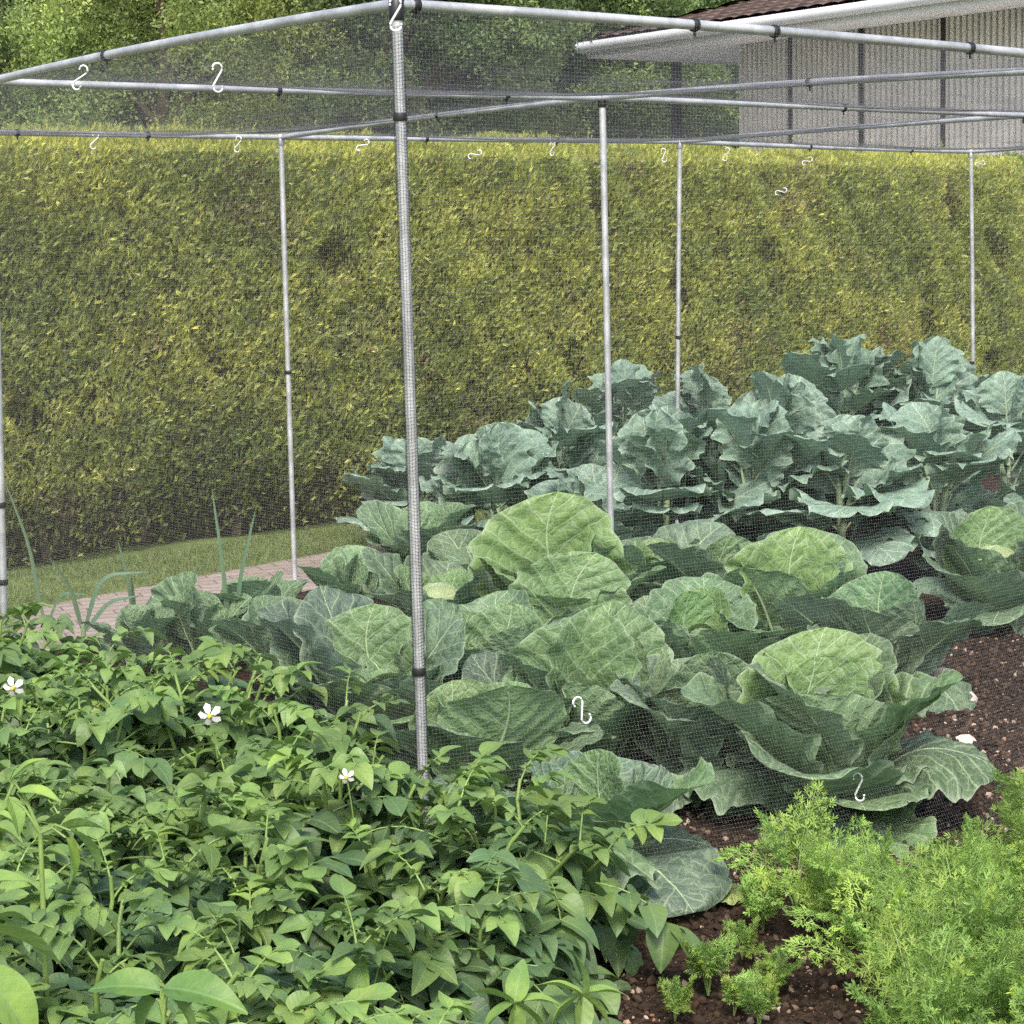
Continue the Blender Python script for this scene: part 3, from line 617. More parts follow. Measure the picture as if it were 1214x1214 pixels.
# ================================================================== BRASSICA LEAVES
def leafmesh(name,mat,L,W,prof,th0,bend,bend2=0.,cup=.6,ruf=.03,rf=5,seed=0,nv=46,nu=33,lobes=0.,lobn=7,pet=0.,roll=0.,ribr=.006,puck=.004,fine=.45,nf=7.):
    r=np.random.RandomState(seed); v=np.linspace(0,1,nv); s=np.linspace(-1,1,nu)
    w=prof(v)*W; V_,S_=np.meshgrid(v,s,indexing='ij')
    jit=1+lobes*np.stack([np.interp(v,np.linspace(0,1,60),.5*np.sin(np.linspace(0,lobn*2*PI,60)+k)+.5*wob(60,seed*7+k,(3,5,9))) for k in (1,2)],1)
    e=np.where(S_<0,jit[:,0:1],jit[:,1:2]); e=1+(e-1)*np.abs(S_)**3
    x=S_*w[:,None]*e
    th=np.radians(th0)+np.radians(bend)*v+np.radians(bend2)*v*v
    dy=np.gradient(v)*L; cy=np.cumsum(np.cos(th)*dy); cz=np.cumsum(np.sin(th)*dy); cy-=cy[0]; cz-=cz[0]
    cx=W*.25*wob(nv,seed+3,(.5,1))*v
    c=cup*(1+.25*wob(nv,seed+5,(.5,1,2)))[:,None]; ph=c*x/max(W,1e-6)
    lat=np.where(abs(c)>1e-3,W/c*np.sin(ph),x); nn=W/c*(1-np.cos(ph))
    rr=np.zeros_like(x)
    for k,sg in ((0,-1),(1,1)):
        q=np.sin(2*PI*(rf*v+r.rand()))*(.7+.3*wob(nv,seed+20+k,(2,4)))+fine*(.55*np.sin(2*PI*(rf*2.3*v+r.rand()))+.25*np.sin(2*PI*(rf*4.1*v+r.rand())))
        m=(S_*sg>0); rr+=m*q[:,None]*np.abs(S_)**2.6
    tipf=np.clip((v-.8)/.2,0,1)[:,None]; rr+=tipf*.8*np.sin(S_*7+r.rand()*6)*.6
    nn=nn+rr*ruf*(w[:,None]/W)*1.0
    # large soft buckles between the side veins
    ax=np.abs(x)/L; t=V_-1.15*ax+.9*ax**2; nn+=puck*np.cos(2*PI*t*6.5)*np.clip(np.abs(S_)*3,0,1)*(w[:,None]/W)
    nn+=puck*1.5*noise2(x/L,V_,seed+9,nf,2)*(w[:,None]/W)
    nn+=-roll*np.abs(S_)**4*(w[:,None])   # rolled-back edge
    ct,st=np.cos(th)[:,None],np.sin(th)[:,None]
    P=np.stack([lat+cx[:,None],cy[:,None]-st*nn,cz[:,None]+ct*nn],-1)
    UV=np.stack([.5+x/L,V_],-1); rim=np.clip(np.maximum((np.abs(S_)-.93)/.07,(V_-.975)/.025),0,1)*(w[:,None]>.3*W)
    mb=MB(); mb.add(P,gridfaces(nv,nu)[:,::-1],UV,np.repeat(rim.reshape(-1,1),3,1))
    # fleshy midrib on the underside, running down into the stalk
    i0=nu//2; C=P[:,i0].copy(); nrm=np.stack([0*v,-np.sin(th),np.cos(th)],-1); rad=ribr*np.clip(1.05-v,0,1)**.9+.0006; C-=nrm*rad[:,None]*.75
    tube(mb,C[:int(nv*.9)],rad[:int(nv*.9)],7,C=(0,0,0),mat=1,caps=False)
    o=mb.build(name,[mat,M_stalk]); me=o.data; bpy.data.objects.remove(o); return me
def prof_round(v): return np.clip(np.sin(PI*np.clip(v,0,1)**1.18),0,1)**.56*(1-.12*(1-v))+.10*(1-v)**2
def prof_inner(v): return np.clip(np.sin(PI*np.clip(v,0,1)**.95),0,1)**.5+.22*(1-v)**2
def prof_kale(v):
    b=np.clip((v-.30)/.70,0,1); return np.where(v<.30,.045+.10*np.clip(np.sin(v*40),0,1)*(v>.14)*(v<.27),np.clip(np.sin(PI*b**.85),0,1)**.55+.05)
def prof_young(v): b=np.clip((v-.25)/.75,0,1); return np.where(v<.25,.06,np.clip(np.sin(PI*b**1.0),0,1)**.55+.05)
K='outer_leaf'
MH=[leafmesh('heart_leaf',M_brass,.25,.13,prof_inner,74,26,50,cup=1.5,ruf=.006,rf=2.5,seed=10+i,puck=.003) for i in range(3)]
MI=[leafmesh('inner_leaf',M_brass,.33,.18,prof_round,68+4*i,14,-22+7*i,cup=.95,ruf=.010,rf=2.2+i*.4,seed=30+i,puck=.005,lobes=.05,roll=.10*(i%3)) for i in range(5)]
MO=[leafmesh('outer_leaf',M_brass,.43,.215,prof_round,46+6*i,26-10*i,-50+7*i,cup=.55+.12*(i%3),ruf=.019,rf=2.2+i*.45,seed=50+i,puck=.006,lobes=.06,ribr=.008,roll=.14*(i%2)) for i in range(6)]
MD=[leafmesh('drooping_leaf',M_brass,.42,.205,prof_round,28+7*i,-20-8*i,-42,cup=.18-.25*(i%2),ruf=.024,rf=2.8,seed=70+i,puck=.008,lobes=.08,ribr=.009,roll=.2) for i in range(4)]
MF=[leafmesh('fan_leaf',M_brass,.43,.225,prof_round,74+3*i,2,-20-6*i,cup=.55+.12*(i%2),ruf=.022,rf=2.3+i*.5,seed=150+i,puck=.007,lobes=.12,ribr=.008,roll=.06) for i in range(4)]
MK=[leafmesh('leaf',M_kale,.46,.185,prof_kale,72-8*(i%5),4,-24-11*(i%4),cup=.42-.24*(i%3),ruf=.028,rf=3.2+i*.35,seed=90+i,puck=.004,lobes=.22,lobn=5+i%3,ribr=.0058,roll=.10,fine=.6) for i in range(8)]
MY=[leafmesh('leaf',M_brass,.36,.15,prof_young,70-11*(i%3),8,-44,cup=.5,ruf=.010,rf=2.2,seed=120+i,puck=.004,lobes=.04,ribr=.0045) for i in range(5)]
def leafobj(name,me,root,az,r0,z0,scale,tint,tilt=0.,spin=0.,sx=1.,turn=1.):
    fc=math.cos(az-(YAW+PI)); tilt+=turn*(-.42*fc if fc>0 else -.10*fc)
    o=bpy.data.objects.new(name,me); COL.objects.link(o); o.parent=root
    M=Matrix.Rotation(az-PI/2,4,'Z')@Matrix.Translation((0,r0,z0))@Matrix.Rotation(tilt,4,'X')@Matrix.Rotation(spin,4,'Y')@Matrix.Diagonal((scale*sx,scale,scale,1))
    o.matrix_local=M; o.color=(*[float(c) for c in tint],1); return o
LG=np.array([.170,.282,.090]); MG=np.array([.132,.228,.090]); BG=np.array([.115,.190,.095]); BB=np.array([.115,.168,.125])
def stalk(root,h,r,name='stem'):
    mb=MB(); tube(mb,[[0,0,-.04],[0,0,h*.5],[0,0,h]],[r*1.1,r,r*.9],10); mb.build(name,M_stalk,root)
CABG='cabbages in the bed'
def cabbage(label,px,py,S=1.,back=.17,light=.5,heart=True,ni=4,no=6,nd=4,az0=None,seed=0,faces=(),leanx=0.,lift=1.,dz=0.,ball=False):
    r=np.random.RandomState(seed+400); p=gp(px,py); fwd=np.array([math.cos(YAW),math.sin(YAW),0]); p=p+fwd*back
    root=empty('cabbage',(p[0],p[1],float(soilz(p[0],p[1]))-.01)); tag(root,label,'cabbage',CABG)
    stalk(root,.10*S,.018*S)
    tw=lambda a,b,t:a*(1-t)+b*t
    cl=tw(BG,LG,light); cm=tw(BB,MG,light*.9+.1); co=tw(BB,BG,.3+.5*light)
    a0=r.rand()*6.3 if az0 is None else az0; j=lambda c:c*r.uniform(.82,1.18)*(1+r.normal(0,.05,3))
    if ball:
        mb=MB(); n_=28; th=np.linspace(0,PI,n_); ph=np.linspace(0,2*PI,40); T,Ph=np.meshgrid(th,ph,indexing='ij'); R=.105*S*(1+.025*np.sin(3*Ph+4*T)+.015*np.sin(7*Ph-3*T))
        mb.add(np.stack([R*np.sin(T)*np.cos(Ph),R*np.sin(T)*np.sin(Ph),.2*S+R*.85*np.cos(T)],-1),gridfaces(n_,40),np.stack([.5+.25*np.sin(Ph)*T/PI,1-T/PI],-1),(0,0,0)); o=mb.build('head',M_brass,root); o.color=(.34,.42,.20,1)
        o['label']='pale creamy firm cabbage head'
    if heart:
        for k in range(4): leafobj('heart_leaf',MH[k%3],root,a0+k*1.62+r.normal(0,.15),.01,.09*S,S*r.uniform(.8,1.05),j(tw(LG,cl,.3)),tilt=r.normal(0,.08))
    for k in range(ni):
        leafobj('inner_leaf',MI[r.randint(5)],root,a0+.6+k*2*PI/ni+r.normal(0,.22),.03*S,.07*S*lift,S*r.uniform(.85,1.12),j(tw(cl,cm,r.rand()*.8)),tilt=r.normal(-.05,.12),spin=r.normal(0,.12))
    for k in range(no):
        leafobj('outer_leaf',MO[r.randint(6)],root,a0+k*2*PI/no+r.normal(0,.25),.035*S,.05*S*lift,S*r.uniform(.85,1.1),j(tw(cm,co,.2+.7*r.rand())),tilt=r.normal(0,.13),spin=r.normal(0,.16))
    for k in range(nd):
        leafobj('drooping_leaf',MD[r.randint(4)],root,a0+.4+k*2*PI/max(nd,1)+r.normal(0,.3),.03*S,.045*S,S*r.uniform(.8,1.05),j(co),tilt=r.normal(0,.1),spin=r.normal(0,.2))
    # leaves the photograph shows plainly: (screen angle relative to the camera, mesh list, size, tint, tilt)
    for (a,ml,idx,sz,tint,tilt,spin,*rest) in faces:
        az=YAW+PI+a      # a=0 points to the camera
        leafobj('outer_leaf',ml[idx],root,az,rest[0] if rest else .035*S,.06*S*lift+(rest[1] if rest else 0),sz,np.array(tint),tilt=tilt,spin=spin)
    return root
PI2=PI
cabbage('largest cabbage, with two huge light green fan shaped leaves at the centre',668,822,1.12,.2,.72,no=5,nd=5,seed=1,lift=1.6,faces=[(PI,MF,0,1.38,LG*1.0,.42,0.),(PI-.75,MF,0,1.2,LG,.3,0.),(PI-.12,MF,1,1.02,MG*1.15,.30,.30,-.20,-.02),(-.25,MO,2,.95,MG*1.0,-.05,.1),(1.2,MO,1,1.1,MG,.1,0),(-1.4,MO,3,1.1,LG*.85,.1,0)])
cabbage('round open front cabbage with bright green heart, nearest the carrots',1008,1015,1.06,.30,.9,no=6,nd=6,seed=2,lift=.62,faces=[(PI,MF,0,1.08,LG*.95,.16,0.),(.15,MO,1,.9,MG*1.1,-.55,0.),(-1.35,MO,2,1.12,BG*1.1,-.05,0),(1.3,MO,4,1.1,MG,0,0)])
cabbage('upright mid green cabbage directly behind the round front one',948,818,1.08,.15,.75,no=5,nd=3,seed=3,lift=1.2,faces=[(PI+.3,MF,3,1.1,LG,.35,0.),(PI-.4,MF,3,1.05,LG,.3,0.)])
cabbage('crinkled pale green cabbage in the gap right of the largest one',828,842,.92,.12,.8,no=5,nd=3,seed=4)
cabbage('blue grey leaved cabbage at the edge of the bare soil',1062,852,1.0,.22,.2,no=6,nd=3,seed=5,heart=False,lift=1.1)
cabbage('slate blue cabbage spreading beside the potatoes',445,925,1.0,.2,.25,no=5,nd=5,seed=6,faces=[(-PI/2*.9,MO,2,1.2,BB*.9,.12,0.),(-PI/2-.55,MO,3,1.15,BB*.95,.25,0.),(.1,MO,1,.9,MG*.95,-.02,0.),(PI,MF,0,.95,MG,.25,0)])
cabbage('savoy like cabbage with crumpled light leaves beside the corner post',572,985,.88,.12,.9,no=6,nd=3,seed=7,lift=1.2,faces=[(.3,MI,2,1.2,LG,.05,0.)])
cabbage('smaller cabbage with veined leaves right behind the corner post',585,880,.95,.12,.5,no=5,nd=4,seed=8)
cabbage('cabbage under the centre hook with broad upright leaves',712,962,1.0,.2,.5,no=5,nd=3,seed=9,heart=False,lift=1.3,faces=[(PI-.5,MF,3,1.05,MG,.35,0.),(PI+.5,MF,3,1.1,MG*.95,.3,.1)])
cabbage('front cabbage with large folded leaves flopping on the soil',712,1085,.78,.22,.35,ni=3,no=4,nd=4,seed=10,lift=.8,heart=False,faces=[(-.85,MO,1,1.1,BG*1.05,.05,.1),(-.35,MD,2,1.25,BG,.35,0.),(.5,MD,0,1.0,BB,.3,0),(.9,MO,2,.95,MG,.1,0),(-1.5,MD,1,1.1,BG,.4,0)])
cabbage('dark blue green cabbage in the shade between the front ones',850,980,1.0,.22,.12,no=6,nd=4,seed=11,lift=1.2)
cabbage('partly hidden cabbage with a pale rounded head behind the corner post',520,790,.95,.1,.6,no=5,nd=3,seed=12,ball=True,heart=False,ni=3)
cabbage('far right cabbage with a creamy white round head',1192,752,1.12,.2,.25,no=6,nd=4,seed=13,ball=True,heart=False,ni=3)
cabbage('mid green cabbage between the largest one and the broccoli',788,752,1.0,.1,.6,no=6,nd=3,seed=14)
cabbage('cabbage half hidden behind the crinkled pale one',868,772,.95,.1,.55,no=5,nd=3,seed=15)
cabbage('low dark cabbage tucked between the centre leaves',640,915,.8,.05,.3,no=5,nd=3,seed=16,heart=False)
# yellowing leaf lying on the soil
o=bpy.data.objects.new('fallen_leaf',MD[3]); COL.objects.link(o); p=gp(905,1062,.03); o.location=Vector(p); o.rotation_euler=(-.35,.1,YAW+PI*.45-PI/2); o.scale=(.5,.42,.4); o.color=(.30,.36,.10,1)
tag(o,'yellowing cabbage leaf lying on the soil under the front cabbages','leaf')

def young(label,px,py,S,nl,seed,tint,faces=()):
    r=np.random.RandomState(seed+700); p=gp(px,py); root=empty('young_cabbage',(p[0],p[1],float(soilz(p[0],p[1]))-.01)); tag(root,label,'young cabbage','young cabbages at the back left'); stalk(root,.14*S,.011*S)
    for k in range(nl):
        u=k/nl; leafobj('leaf',MY[r.randint(5)],root,k*2.4+r.normal(0,.2),.008,(.05+.09*u)*S,S*(1.05-.35*u)*r.uniform(.85,1.1),tint*r.uniform(.8,1.2),tilt=.05+.5*u,spin=r.normal(0,.15))
    for (a,ml,i,sz,t,tilt,spin) in faces: leafobj('leaf',ml[i],root,YAW+PI+a,.01,.06*S,sz,np.array(t),tilt=tilt,spin=spin)
young('young cabbage with one very large veined leaf beside the path',235,805,0.86,6,1,BG*1.15,[(PI*.7,MF,3,.86,BG*1.25,.35,0.)])
young('young cabbage with light cupped leaves right of the large leaf',305,792,0.86,8,2,BG*1.2)
young('small young cabbage on open soil by the left back post',410,757,0.90,9,3,BG*1.3)
young('young cabbage just right of the corner post',505,722,1.2,9,4,BG*1.1)
young('young cabbage below the first broccoli plant',560,742,1.0,7,5,BG)

BRG='broccoli plants in the back half of the bed'
young('young cabbage at the front of the left group, touching the potato leaves',330,835,.95,8,6,BG*1.1)
young('small young cabbage between the potatoes and the leeks',165,812,.8,7,7,BG*1.15)
def broccoli(label,px,py,H,S,nl,seed,tint=BB,faces=()):
    r=np.random.RandomState(seed+900); p=gp(px,py); root=empty('broccoli_plant',(p[0],p[1],float(soilz(p[0],p[1]))-.01)); tag(root,label,'broccoli',BRG)
    mb=MB(); lx,ly=r.normal(0,.05,2); tube(mb,[[0,0,-.05],[lx*.3,ly*.3,H*.35],[lx,ly,H*.72]],[.022,.019,.012],9); mb.build('stem',M_stalk,root)
    nl+=5
    for k in range(nl):
        u=(k+.5)/nl; z=H*(.10+.62*u); a=k*2.4+r.normal(0,.25); sc_=S*(1.22-.45*u**2)*r.uniform(.85,1.12)
        o=leafobj('leaf',MK[r.randint(8)],root,a,.012,z,sc_,tint*r.uniform(.85,1.25)*np.array([1,1.02,1]),tilt=-.15+.75*u**1.6+r.normal(0,.12),spin=r.normal(0,.2),sx=r.uniform(.9,1.15),turn=1.8)
    return root
KT=np.array([.158,.246,.188])
for a in [('leftmost broccoli plant, against the foot of the hedge',492,655,.52,.92,13,1),
 ('low frilly broccoli plant second from the left',592,672,.50,.95,15,2),
 ('broccoli plant left of the middle post with ragged leaves',668,648,.70,.9,14,3),
 ('tall broccoli plant with a sunlit crown behind the middle post',742,610,.90,.98,16,4),
 ('broad broccoli plant right of the middle post',785,702,.62,1.05,16,5),
 ('broccoli plant with big veined leaves in the centre of the row',890,700,.66,1.08,16,6),
 ('broccoli plant below the second back post',835,618,.80,.92,15,7),
 ('tallest broccoli plant, its top leaves highest of all',1000,612,.98,1.08,18,8),
 ('broccoli plant in front of the tallest one',1000,700,.66,1.02,16,9),
 ('broccoli plant above the creamy cabbage head',1110,690,.66,1.02,16,10),
 ('broccoli plant at the right under the far back post',1100,612,.86,1.0,15,11),
 ('broccoli plant at the extreme right of the row',1195,625,.72,1.02,15,12),
 ('broccoli plant hidden in the middle of the patch',925,650,.74,1.0,15,13),
 ('low broccoli plant beside the bare dark gap',700,705,.38,.8,10,14)]:
    broccoli(*a,tint=KT)

# ------------------------------------------------------------------ leeks
def leek(label,px,py,blades,seed):
    r=np.random.RandomState(seed); p=gp(px,py); root=empty('leek',(p[0],p[1],0)); tag(root,label,'leek','leeks beside the path')
    mb=MB(); tube(mb,[[0,0,-.03],[0,0,.12]],[.011,.010],9,C=(.3,.36,.2)); mb.build('shank',M_leek,root)
    for (a,L,lean,kink) in blades:
        n_=18; t=np.linspace(0,1,n_); th=math.radians(90-lean)-math.radians(kink)*np.clip((t-.35)/.35,0,1)**1.5
        az=YAW+PI/2+a; ds=L/n_; hx=np.cumsum(np.cos(th)*ds); hz=np.cumsum(np.sin(th)*ds)+.08; w=.013*(1-t)**.6*(.5+t*2).clip(0,1)+.0008
        C=np.stack([hx*math.cos(az),hx*math.sin(az),hz],-1); pe=np.array([-math.sin(az),math.cos(az),0]); Tn=np.gradient(C,axis=0); Tn/=np.linalg.norm(Tn,axis=1,keepdims=True); side=.5*pe+.85*np.cross(Tn,pe); side/=np.linalg.norm(side,axis=1,keepdims=True)
        V=np.stack([C-side*w[:,None]+pe*.003,C,C+side*w[:,None]+pe*.003],1); mb=MB(); mb.add(V,gridfaces(n_,3),None,np.array([.11,.19,.11])*r.uniform(.85,1.15)); mb.build('leaf',M_leek,root)
leek('leek with one tall leaf beside the left post',55,768,[(0,.62,8,10),(2.6,.3,30,60)],1)
leek('leek with a leaf bent over like a hook by the path',100,775,[(-3.1,.42,18,70),(.2,.34,12,20),(3.0,.3,40,40)],2)
leek('leek with short straight leaves on the path edge',162,768,[(.1,.36,6,6),(3.1,.3,30,30),(1.5,.22,10,5)],3)
leek('tall leek with two upright leaves among the young cabbages',275,800,[(0,.62,3,3),(3.1,.55,9,6)],4)

# ================================================================== POTATOES
def leaflet_t(seed):
    r=np.random.RandomState(seed); nv,nu=8,5; v=np.linspace(0,1,nv); s=np.linspace(-1,1,nu); w=.335*np.sin(PI*v**.72)**.8*(1-.10*v)+.010
    V_,S_=np.meshgrid(v,s,indexing='ij'); x=S_*w[:,None]; z=.30*np.abs(x)*r.uniform(-.4,2.2)-(.12+.5*r.rand())*V_**2+.10*r.normal()*S_*V_*w[:,None]*3+.02*np.sin(9*V_+S_*2+r.rand()*6)*np.abs(S_); y=V_-.12*V_**2
    return np.stack([x,y,z],-1).reshape(-1,3),gridfaces(nv,nu)[:,::-1],np.stack([.5+x,V_],-1).reshape(-1,2)
LT=[leaflet_t(i) for i in range(6)]
def rotz(a): c,s=math.cos(a),math.sin(a); return np.array([[c,-s,0],[s,c,0],[0,0,1.]])
def potato(label,x,y,H,seed,light=0.,flowers=()):
    r=np.random.RandomState(seed+1500); root=empty('potato_plant',(x,y,float(soilz(np.array(x),np.array(y))))); tag(root,label,'potato plant','leafy potato plants in the front left')
    fo=MB(); st=MB(); Rs=[];Ts=[];Ss=[];Cs=[]; tops=[]
    ns=r.randint(7,10)
    for q in range(ns):
        a=q*2*PI/ns+r.normal(0,.3); lean=r.uniform(.05,.62); L=H*r.uniform(.85,1.15)*(1+.1*lean); n_=9; t=np.linspace(0,1,n_)
        ang=lean*(.5+1.0*t); hx=np.cumsum(np.sin(ang))*L/n_+.03; hz=np.cumsum(np.cos(ang))*L/n_; P=np.stack([hx*math.cos(a)+.01*wob(n_,seed+q),hx*math.sin(a)+.01*wob(n_,seed+q+9),hz],-1)
        P=np.vstack([[P[0,0]*.4,P[0,1]*.4,-.02],P]); tube(st,P,np.linspace(.0075,.0038,len(P)),7); tops.append(P[-1])
        nl=r.randint(8,11)
        for k in range(nl):
            u=.22+.78*(k+.6)/nl; f=u*(len(P)-1); i=min(int(f),len(P)-2); p=P[i]+(P[i+1]-P[i])*(f-i)
            az=a+k*2.4+r.normal(0,.4); top=u>.86
            ll=(.17+.09*r.rand())*(.55 if top else 1.)*(.8+.2*H/.5); el=(r.uniform(.7,1.1) if top else r.uniform(.05,.55)); m=7; tt=np.linspace(0,1,m)
            e=el-(.9*tt**1.3)*r.uniform(.6,1.3); px_=np.cumsum(np.cos(e))*ll/m; pz=np.cumsum(np.sin(e))*ll/m
            R_=np.stack([px_*math.cos(az),px_*math.sin(az),pz],-1)+p; R_=np.vstack([p,R_]); tube(st,R_,np.linspace(.0028,.0014,len(R_)),4,caps=False)
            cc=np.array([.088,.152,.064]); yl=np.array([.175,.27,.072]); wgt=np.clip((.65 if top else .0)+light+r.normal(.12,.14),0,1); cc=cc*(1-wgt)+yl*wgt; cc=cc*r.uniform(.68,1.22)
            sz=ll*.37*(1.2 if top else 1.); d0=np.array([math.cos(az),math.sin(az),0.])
            def leaf(pos,yaw_,pitch,size,roll_):
                dd=rotz(yaw_)@d0; dd=dd*math.cos(pitch)+np.array([0,0,math.sin(pitch)]); Rs.append(dd); Ts.append(pos); Ss.append(size); Cs.append(cc*r.uniform(.9,1.12)); rl.append(roll_)
            if q==0 and k==0: rl=[]
            leaf(R_[-1],r.normal(0,.15),e[-1]+.25,sz*1.25,r.normal(0,.25))
            for b,(fr,s_) in enumerate(((.94,1.1),(.74,.98),(.54,.82),(.34,.6))):
                g=fr*(len(R_)-1); ii=min(int(g),len(R_)-2); pos=R_[ii]+(R_[ii+1]-R_[ii])*(g-ii)
                for sg in (-1,1): leaf(pos,sg*r.uniform(.85,1.4),e[min(ii,m-1)]*.6+r.normal(.05,.28),sz*s_*r.uniform(.85,1.15),-sg*r.uniform(.0,.35))
            for f_ in (.45,.66,.85):
                for sg in (-1,1): leaf(R_[int(len(R_)*f_)-1],sg*1.3,r.uniform(0,.5),sz*r.uniform(.2,.36),0.)
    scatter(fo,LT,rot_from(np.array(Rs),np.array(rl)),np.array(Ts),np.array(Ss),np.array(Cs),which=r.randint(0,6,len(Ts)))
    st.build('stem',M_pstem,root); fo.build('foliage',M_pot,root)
    return root,tops
def flower(root,loc,s=1.):
    mb=MB(); yb=MB(); loc=np.array(loc)
    st=MB(); tube(st,[loc+[0.02,0.01,-.10],loc+[.008,0,-.05],loc],[.002,.0016,.0014],5); f=st.build('flower_stalk',M_pstem,root)
    ax=np.array([-.55,-.75,-.15]); ax/=np.linalg.norm(ax); A=np.cross(ax,[0,0,1.]); A/=np.linalg.norm(A); B=np.cross(A,ax)
    for k in range(5):
        a=k*2*PI/5; c=[]; 
        for rr_,da,zz in ((.002,0,0),(.009,-.5,.004),(.0175,-.38,-.003),(.022,0,-.006),(.0175,.38,-.003),(.009,.5,.004)):
            c.append(loc+s*(rr_*(math.cos(a+da)*A+math.sin(a+da)*B)+zz*ax))
        mb.add(c,[[0,1,2,3,4,5]])
    mb.build('petal',M_petal,root); tube(yb,[loc,loc+ax*.006*s,loc+ax*.012*s],[.0035*s,.0042*s,.001],8); yb.build('anther',M_anther,root)
pk=0
near_lab='potato plant at the bottom edge among the densely packed leaves'
cells=[]
for xi,X in enumerate(np.arange(-1.78,-.1,.31)):
    for yi,Y in enumerate(np.arange(-1.55,2.9,.36)):
        x=X+RS.normal(0,.04)+(.12 if yi%2 else 0); y=Y+RS.normal(0,.05)
        if x>-.12: x=-.16
        a=pr((x,y,.4)); b=pr((x,y,.0))
        if a[2]<2.3 or a[0]<-150 or min(a[1],b[1])>1330 or a[0]>610 or (a[0]>520 and a[1]>1150): continue
        cells.append((x,y,a[0],a[1]))
plab={}
for (x,y,ax_,ay) in cells:
    H=.385+RS.normal(0,.025)
    if y<-.7 and x>-.7: H=.31
    if y>.3 and x>-.75: H=.43+RS.normal(0,.02)
    lab=('potato plant in the back rows of the leafy patch, near the path' if y>1.2 else 'potato plant in the middle of the leafy patch' if y>-.2 else 'potato plant at the near edge of the leafy patch')
    root,tops=potato(lab,x,y,H,pk,light=.12 if RS.rand()<.3 else 0.); plab[(x,y)]=root; root['group']=lab.replace('potato plant','potato plants'); pk+=1
def nearest(px,py):
    k=min(plab,key=lambda k:(pr((k[0],k[1],.42))[0]-px)**2+(pr((k[0],k[1],.42))[1]-py)**2); return plab[k]
for (px,py,s,lab) in ((16,815,1.2,'potato plant bearing a white flower at the left edge'),(249,848,1.25,'potato plant bearing a white flower in front of the blue cabbage'),(411,921,.8,'potato plant with a small white flower near the corner post')):
    r_=nearest(px,py+10); k=np.array(r_.location); w=gp(px,py,.56 if py<900 else .50); flower(r_,w-k,s)
    if r_['label'].startswith('potato plant bearing') : continue
    r_['label']=lab; r_['group']='flowering potato plants'
# the pale, large leaved potato shoots leaning in at the lower left
LBm=[]
def big_leaf_plant(label,px,py,d,leaves,seed):
    p=at(px,py,d); p=np.array([p[0],p[1],0.]); root=empty('potato_plant',p); tag(root,label,'potato plant','pale potato shoots at the left edge')
    st=MB(); fo=MB(); V,Fc,UV=None,None,None
    r=np.random.RandomState(seed)
    hub=np.mean([at(l[0],l[1],d+l[4])-p for l in leaves],0)-np.array([0,0,.035]); tube(st,[[hub[0]*.2,hub[1]*.2,-.02],[hub[0]*.6,hub[1]*.6,hub[2]*.5],hub],[.0065,.0055,.004],8)
    for (lx,ly,ang,size,dd,col) in leaves:
        tip=at(lx,ly,d+dd)-p; b=np.array([tip[0]*.35,tip[1]*.35,0.]); tube(st,[hub,(hub+tip)/2+np.array([0,0,.012]),tip],[.0032,.0026,.0018],6)
        dirn=_r*math.cos(ang)+_u*math.sin(ang)+_fw*r.normal(0,.25); 
        n_=1; R=rot_from(np.array([dirn]),np.array([r.normal(.1,.35)]))
        nv,nu=16,9; v=np.linspace(0,1,nv); s=np.linspace(-1,1,nu); w=.27*np.sin(PI*v**.8)**.8*(1-.15*v)+.01; V_,S_=np.meshgrid(v,s,indexing='ij'); x=S_*w[:,None]
        z=.45*np.abs(x)-.35*V_**2+.02*np.sin(9*V_+2)*S_*S_; Vx=np.stack([x,V_,z],-1).reshape(-1,3)
        scatter(fo,[(Vx,gridfaces(nv,nu)[:,::-1],np.stack([.5+x,V_],-1).reshape(-1,2))],R,np.array([tip]),np.array([size]),np.array([col]))
    st.build('stem',M_pstem,root); fo.build('foliage',M_pot,root)
yg=(.24,.36,.085); yg2=(.19,.30,.075); yg3=(.13,.22,.055)
big_leaf_plant('pale potato shoot with long yellow green leaves in the bottom left corner',-40,1150,2.75,[(-30,1100,-.18,.125,0,yg),(-25,1150,-.80,.13,-.05,yg),(-40,1195,-1.1,.10,-.1,yg2),(-45,1060,.5,.09,.05,yg2)],3)
big_leaf_plant('pale potato shoot with drooping light leaves at the left edge',40,1000,3.3,[(78,993,-1.25,.085,0,yg),(84,985,-.75,.085,0,yg2),(72,985,.35,.07,.03,yg2),(20,940,.15,.07,0,yg),(15,925,.9,.06,0,yg2),(10,945,-1.0,.06,0,yg)],5)
big_leaf_plant('potato shoot with large flat leaves at the bottom edge',190,1200,2.9,[(190,1175,2.9,.10,0,(.12,.22,.05)),(195,1172,.1,.12,0,(.12,.22,.05)),(200,1180,-.6,.11,0,(.13,.23,.05)),(185,1185,-2.2,.10,0,(.11,.2,.05))],8)
for i,(px,py) in enumerate(((420,1190),(610,1190),(300,925),(690,1180))):
    big_leaf_plant(('bright young potato shoot at the bottom edge, centre','bright young potato shoot at the bottom edge beside the soil','light topped potato shoot standing above the patch','bright small potato shoot nearest the bare soil')[i],px,py+22,3.45 if i<2 else (4.7 if i==2 else 3.6),[(px,py,a,.075,0,yg2 if k%2 else yg) for k,a in enumerate((.3,1.4,2.6,3.6,-.5,-1.5))],20+i)

